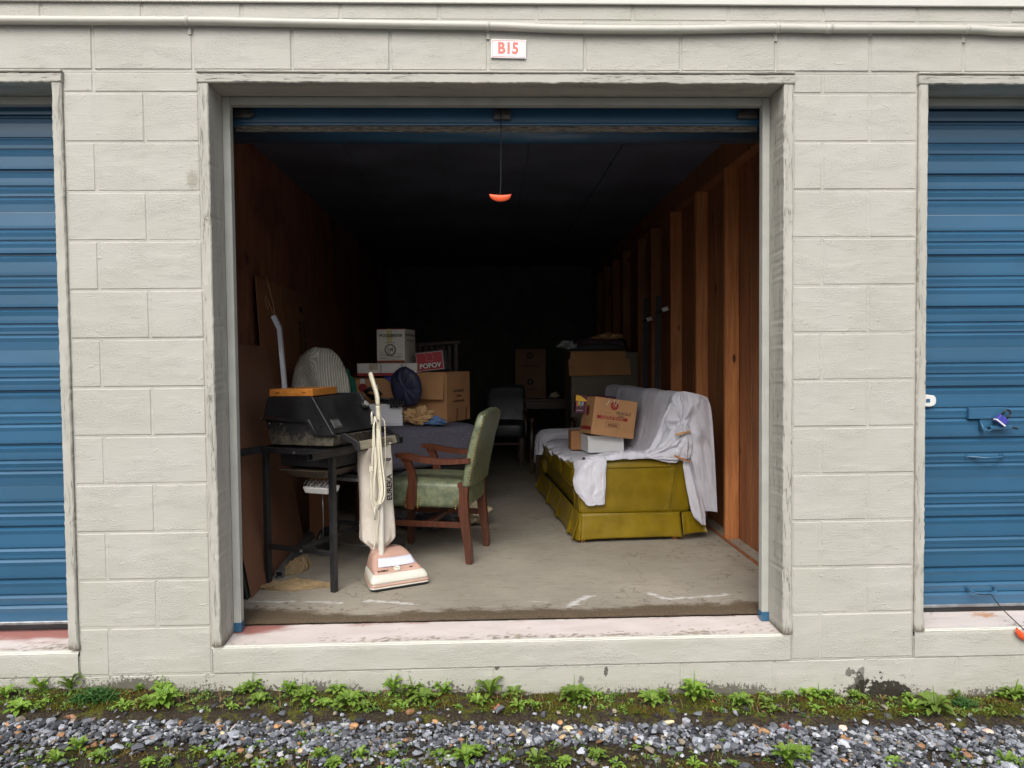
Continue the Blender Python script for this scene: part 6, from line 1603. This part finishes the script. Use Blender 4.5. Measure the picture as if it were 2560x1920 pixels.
# sweater over a carton
cbx = carton('cardboard_box', 'tall dull carton standing behind the grill under the grey knitted sweater', 'box', (-1.225, 1.775, .0), 0, .14, .13, 1.06, M_cardd)
def knit():
    m, nt, b = newmat('grey_rib_knit'); a = nd(nt, 'Attribute'); a.attribute_name = 'rib'
    w = mth(nt, 'SINE', mth(nt, 'MULTIPLY', a.outputs['Fac'], 6.2832)); n = noi(nt, coord(nt, (1, 1, 1), True), 90, 3); f = noi(nt, coord(nt, (1, 1, 1), True), 9, 3)
    c = mixc(nt, ramp(nt, w, -.9, .5), srgb(172, 168, 156), srgb(214, 210, 198)); c = mixc(nt, mth(nt, 'MULTIPLY', ramp(nt, f, .4, .7), .3), c, srgb(134, 128, 116))
    setb(nt, b, c, .95, 0, mth(nt, 'ADD', w, n), .8, .003, .1); return m
def sweater():
    b = MB(); nu, nv = 110, 60; ribs = []
    def f(u, v_):
        a = (u-.5)*2*PI; t = v_
        rx = .030 + .130*math.sin(min(1, t*1.2)*PI/2)**.7 + .02*t; ry = .05+.09*math.sin(min(1, t*1.3)*PI/2)**.8
        fold = .016*math.sin(a*5+1.5*math.sin(t*2+1))*sst(t, .25, .8) + .008*fbm(math.cos(a)*2, t*3, 5)
        x = math.sin(a)*(rx+fold); y = -math.cos(a)*(ry+fold)
        z = .155 - .30*t**1.5 - .025*abs(math.sin(a*1.5))*t + .012*fbm(math.sin(a)*2, t*2, 8)
        return (x+.012*t, y, z)
    for i in range(nu+1):
        for j in range(nv+1): ribs.append(j*.38 + 4.5*math.sin((i/nu)*2*PI*1.0) if False else (i/nu)*46 + 3*math.sin(j/nv*3))
    V = b.grid(nu, nv, f)
    o = b.build('knit_sweater', knit(), None, loc=(-1.155, 1.84, 1.125), solid=.004)
    r2 = []
    for v in o.data.vertices:
        x, y, z = v.co
        r2.append(z*48*sst(x, .03, -.05) + x*70 + z*6)
    attr_mesh(o.data, 'rib', r2)
    return tag(o, 'light grey ribbed knit sweater draped in a dome behind the grill', 'sweater')
sweater()
# things on the floor behind the armchair
crumple('canvas_cloth', simple('beige_canvas', srgb(186, 170, 142), .85, var=.15, vs=8, bump=.5, bs=30, bd=.003), 'heap of beige canvas cloth on the floor behind the armchair legs', 'cloth', (-.125, 2.10, 0), .115, .13, .155, 12, n=2, amp=.55, fr=1.5, smooth=True)
crumple('dark_cloth', simple('dark_grey_cloth', srgb(70, 70, 72), .85, var=.4, vs=12, bump=.5, bs=30), 'dark crumpled cloths on the floor seen through the armchair legs', 'cloth', (-.47, 1.98, 0), .22, .13, .09, 15, n=2, amp=.7, fr=1.7)
t = thing('wooden_crate', 'reddish slatted wooden crate under the grey seat block behind the armchair', 'crate', (-.35, 2.16, 0))
for k in range(4):
    b = MB(); b.box(.0+.055*k, .04+.055*k, 0, .012, 0, .33, bev=.002); b.build('slat', M_mahog, t)
b = MB(); b.box(0, .205, .0125, .03, .28, .32); b.box(0, .205, .0125, .03, .02, .06); b.build('rail', M_mahog, t)

# ------------------------------------------------------------ far end of the bay
M_dleather = simple('dark_green_leather', srgb(46, 54, 54), .35, var=.15, vs=10); M_dwood = simple('dark_brown_wood', srgb(70, 46, 36), .45, var=.2, vs=4, stretch=(8, 8, 1))
armchair('dark green leather armchair facing the door, far back in the middle of the bay', (-.035, 5.46, 0), R(-93), M_dwood, M_dleather, small=True)
a2 = armchair('dark leather seat with wooden arms half hidden between the far table and covered sofa', (.405, 4.34, 0), R(-88), M_dwood, M_dleather, small=True); a2.scale = (.92, .92, .95)
for o in list(a2.children):
    if o.name.startswith('backrest'): bpy.data.objects.remove(o)
t = thing('table', 'dark wooden table at the back of the bay holding a carton', 'table', (.29, 5.45, 0))
b = MB(); b.box(0, 1.15, 0, .75, .69, .722, bev=.004); b.build('table_top', M_dwood, t)
b = MB(); b.box(.04, 1.11, .04, .06, .60, .689); b.build('apron', M_dwood, t)
b = MB(); b.box(.04, 1.11, .69, .71, .60, .689); b.build('apron', M_dwood, t)
for x, y in ((.05, .05), (1.10, .05), (.05, .70), (1.10, .70)):
    b = MB(); b.hexa([(x-.016, y-.016, 0), (x+.016, y-.016, 0), (x+.016, y+.016, 0), (x-.016, y+.016, 0), (x-.024, y-.024, .689), (x+.024, y-.024, .689), (x+.024, y+.024, .689), (x-.024, y+.024, .689)]); b.build('leg', M_dwood, t)
M_carddk = cardboard('dark_brown_card', srgb(128, 100, 80))  # darker brown card of the far carton
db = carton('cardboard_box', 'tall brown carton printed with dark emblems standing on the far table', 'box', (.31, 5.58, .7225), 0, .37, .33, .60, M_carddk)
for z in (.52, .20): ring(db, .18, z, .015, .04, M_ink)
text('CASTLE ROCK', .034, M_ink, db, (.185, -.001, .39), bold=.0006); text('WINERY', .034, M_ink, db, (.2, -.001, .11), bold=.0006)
crumple('white_paper', simple('pale_paper', srgb(190, 180, 160), .8), 'folded pale paper lying on the far table beside the carton', 'paper', (.78, 5.6, .7225), .06, .05, .05, 21, n=1, amp=.5)
crumple('grey_bag', simple('grey_plastic_bag', srgb(120, 122, 130), .4), 'pale grey plastic bag behind the far armchair', 'bag', (.20, 5.75, .7225), .09, .08, .05, 23, n=1, amp=.6)
b = MB(); b.box(0, .46, 0, .004, 0, .60)
t = thing('headboard', 'dark slatted wooden headboard standing in the gloom behind the cartons', 'headboard', (-.80, 4.5, 0)); b.bm.free()
b = MB(); b.hexa([(0, 0, 0), (.035, 0, 0), (.035, .03, 0), (0, .03, 0), (0, 0, 1.36), (.035, 0, 1.36), (.035, .03, 1.36), (0, .03, 1.36)]); b.build('post', M_dwood, t)
b = MB(); b.box(.43, .465, 0, .03, 0, 1.38); b.build('post', M_dwood, t)
b = MB(); b.beam((-.01, .015, 1.355), (.49, .015, 1.385), .035, .03); b.build('top_rail', M_dwood, t)
for k in range(6):
    b = MB(); b.box(.055+.062*k, .082+.062*k, .008, .02, .75, 1.345); b.build('slat', M_dwood, t)
# beige cabinet with cartons on it
M_cab = simple('beige_enamel_cabinet', srgb(106, 98, 84), .4, var=.06)
t = thing('metal_cabinet', 'beige enamel cabinet behind the covered sofa, flattened cartons over its top', 'cabinet', (.825, 4.20, 0))
b = MB(); b.box(0, .695, 0, .6, .04, 1.262, bev=.008, seg=2); b.build('cabinet_body', M_cab, t)
b = MB(); b.box(.004, .691, -.018, -.002, .05, 1.255, bev=.006, seg=2); b.build('cabinet_door', M_cab, t)
for x in (.05, .64):
    b = MB(); b.box(x-.02, x+.02, .03, .57, 0, .04); b.build('foot', M_black, t)
t = thing('flattened_carton', 'flattened brown carton folded over the top front of the beige cabinet', 'cardboard', (.80, 4.165, 0))
b = MB(); b.hexa([(.01, .0, 1.265), (.56, .0, 1.265), (.54, .40, 1.265), (.02, .40, 1.265), (.01, .0, 1.270), (.56, .0, 1.270), (.54, .40, 1.270), (.02, .40, 1.270)]); b.build('top_panel', M_card, t)
quad_wall([(.012, -.004, 1.165), (.585, -.004, 1.165), (.575, -.001, 1.268), (.022, -.001, 1.268)], .004, 'back_flap', M_card, t)
quad_wall([(.002, -.030, 1.022), (.630, -.028, 1.028), (.618, -.008, 1.185), (-.002, -.008, 1.19)], .004, 'front_flap', M_card, t)
for z in (1.12, 1.165):
    b = MB(); b.beam((.0, -.0255+(z-1.03)*.13, z), (.62, -.0235+(z-1.03)*.13, z+.002), .0015, .003); b.build('score_line', M_card2, t)
M_plum = simple('plum_plastic', srgb(104, 80, 96), .35, var=.2)
t = thing('plastic_wrapped_stack', 'plum and black plastic wrapped bundle lying on the flattened carton', 'bundle', (.86, 4.2, 1.272))
b = MB(); b.grid(30, 16, lambda u, v_: (.02+.50*u+.01*fbm(u*5, v_*3, 2), .30*v_, .085+.06*math.sin(PI*v_)*(.6+.4*math.sin(PI*u))+.022*fbm(u*7, v_*5, 8)-.03*abs(2*u-1)**3), smooth=True); b.build('plum_cover', M_plum, t, solid=.003)
b = MB(); b.grid(30, 8, lambda u, v_: (.0+.54*u, -.008+.01*math.sin(PI*v_), .002+.085*v_*(1-.5*abs(2*u-1)**2)+.008*fbm(u*9, v_*3, 3)), smooth=True); b.build('black_bag', M_black, t, solid=.003)
b = MB(); b.tube([(-.005, -.03, .01), (-.008, -.034, -.03), (-.002, -.036, -.085)], .009, 6, rz=.3); b.build('pale_strip', M_cwht, t)
crumple('packing_paper', M_kraft, 'crumpled tan paper lying on the plum wrapped bundle', 'paper', (1.22, 4.20, 1.385), .16, .10, .05, 31, n=1, amp=.6, fr=1.5)
def film():
    m, nt, b = newmat('clear_film'); setb(nt, b, (.75, .78, .82), .12, 0, noi(nt, coord(nt, (1, 1, 1), True), 30, 4), .6, .004, .6); b.inputs['Alpha'].default_value = .30; return m
crumple('plastic_film', film(), 'crumpled clear plastic film hanging off the left of the plum bundle', 'plastic', (.80, 4.19, 1.29), .11, .07, .06, 41, n=1, amp=.8, fr=1.7)
crumple('black_cloth', M_cord, 'black cloth heap on the right rear of the beige cabinet', 'cloth', (1.42, 4.62, 1.264), .07, .12, .10, 43, n=1, amp=.4)

# ------------------------------------------------------------ on the sofa: white box, tilted carton, crayon box
M_wcard = simple('white_carton_card', srgb(212, 214, 214), .55, var=.02)
t = carton('white_box', 'plain white box on the sheet, under the tilted brown carton', 'box', tuple(SW(.17, .57, .505)), SA+R(3), .27, .22, .125, M_wcard)
c = carton('cardboard_box', 'tilted brown carton with red band and handwritten FRAGILE, on the sofa', 'box', tuple(SW(.175, .49, .652)), SA+R(6), .325, .27, .272, M_card, tilt=R(8.5), pitch=R(-3))
# brown support visible behind the white box
carton('cardboard_box', 'narrow brown carton peeking out left of the plain white box', 'box', tuple(SW(.085, .80, .50)), SA, .20, .12, .145, M_card2)
patch(c, .030, .262, .120, .143, M_redink); text('CASTLE ROCK', .024, M_card, c, (.146, -.0010, .131), bold=.0006, sx=1.1)
ring(c, .152, .222, .017, .030, M_redink); ring(c, .152, .222, .0, .010, M_redink); ring(c, .152, .222, .0115, .0150, M_redink); text('CR', .013, M_card, c, (.152, -.0012, .222), bold=.0004)
text('FRAGILE', .031, M_pen, c, (.225, -.0010, .172), (PI/2, 0, 0), shear=.2, bold=.0003, sx=1.0); text('VASE', .022, M_pen, c, (.205, -.0010, .150), shear=.2, bold=.0001)
for (x0, x1, z0, z1) in ((.10, .205, .064, .066), (.10, .205, .094, .096), (.10, .102, .066, .094), (.203, .205, .066, .094), (.118, .190, .070, .090)):
    patch(c, x0, x1, z0, z1, M_pen if x1-x0 < .12 and (z1-z0 < .003 or x1-x0 < .003) else M_cardd, name='printed_line')
for z in (.102, .108): patch(c, .098, .20, z, z+.0014, M_cardd, name='printed_line')
patch(c, .075, .13, .168, .1695, M_pen, name='printed_line')
for (a0, a1) in (((.110, .263), (.098, .232)), ((.098, .232), (.085, .222)), ((.148, .268), (.146, .235)), ((.178, .266), (.158, .222))):
    b = MB(); b.beam((a0[0], -.0015, a0[1]), (a1[0], -.0015, a1[1]), .0009, .0035, up=(1, 0, 0)); b.build('plastic_tie', M_cwht, c)
# side face print
b = MB(); b.box(-.0006, .0004, .02, .25, .03, .055); b.build('printed_band', M_redink, c)
n = 24; b = MB(); A = [b.bm.verts.new((-.0006, .135+.040*math.cos(2*PI*k/n), .17+.040*math.sin(2*PI*k/n))) for k in range(n)]; b.bm.faces.new(A); b.build('printed_ring', simple('dull_red_print', srgb(110, 40, 36), .7), c, solid=.0004)
M_maroon = simple('maroon_print', srgb(74, 20, 48), .4, var=.08); M_yel = simple('yellow_print', srgb(220, 170, 40), .4, var=.05)
t = carton('crayon_box', 'maroon and yellow carton with pictured coloured pencils behind the tilted carton', 'box', tuple(SW(.10, .70, .790)), SA+R(-4), .30, .10, .135, M_maroon, tilt=R(4), pitch=R(0))
b = MB(); b.prism([(0, 0), (.05, 0), (.09, .0), (.045, .035), (.01, .045), (.0, .04)], Matrix.Translation((-.002, -.001, .090)) @ Matrix.Rotation(PI/2, 4, 'X'), .0006); b.build('yellow_corner', M_yel, t)
b = MB(); b.hexa([(-.005, -.01, .136), (.30, -.02, .118), (.30, .10, .118), (-.005, .10, .136), (-.005, -.01, .140), (.30, -.02, .122), (.30, .10, .122), (-.005, .10, .140)]); b.build('lid_flap', M_maroon, t)
for k, cc in enumerate(((.6, .1, .08), (.8, .35, .05), (.8, .7, .1), (.1, .4, .15), (.1, .25, .6), (.7, .6, .6))):
    b = MB(); x = .006+k*.009; b.box(x, x+.005, -.0016, -.0006, .050+.006*(k % 3), .088); b.box(x+.0015, x+.0035, -.0018, -.0006, .044+.006*(k % 3), .050+.006*(k % 3)); b.build('printed_pencil', simple('pencil_print', cc, .5), t)
patch(t, .004, .055, .020, .0225, M_cwht, name='printed_line')

# bed rails leaning on the studs
M_iron = simple('dark_angle_iron', srgb(52, 50, 52), .6, .3, var=.2)
for (x, y, z, cx, cy, cz, lab) in ((1.44, 3.58, 1.755, 1.472, 3.54, 1.553, 'dark iron bed rail with a white end cap leaning on the studs, farther of two'), (1.415, 2.99, 1.722, 1.468, 2.93, 1.598, 'dark iron bed rail with a white end cap leaning on the studs, nearer of two')):
    t = thing('bed_rail', lab, 'bed rail', (x, y, 0))
    b = MB(); b.hexa([(-.03, 0, 0), (.012, 0, 0), (.012, .004, 0), (-.03, .004, 0), (0, .0, z), (.045, 0, z), (.045, .004, z), (0, .004, z)]); b.hexa([(.0125, 0, 0), (.0165, 0, 0), (.0165, .04, 0), (.0125, .04, 0), (.0455, 0, z), (.0495, 0, z), (.0495, .04, z), (.0455, .04, z)]); b.build('angle_iron', M_iron, t)
    b = MB(); c0 = Vector((cx-x-.012, cy-y, cz-.004)); c1 = Vector((cx-x+.036, cy-y-.008, cz+.010)); b.tube([c0, c0.lerp(c1, .3), c1], [.017, .019, .019], 14); b.build('white_cap', M_white, t)
    b = MB(); b.tube([c0-Vector((.02, -.04, .012)), c0+Vector((.003, 0, 0))], .010, 8); b.build('stem', M_black, t)
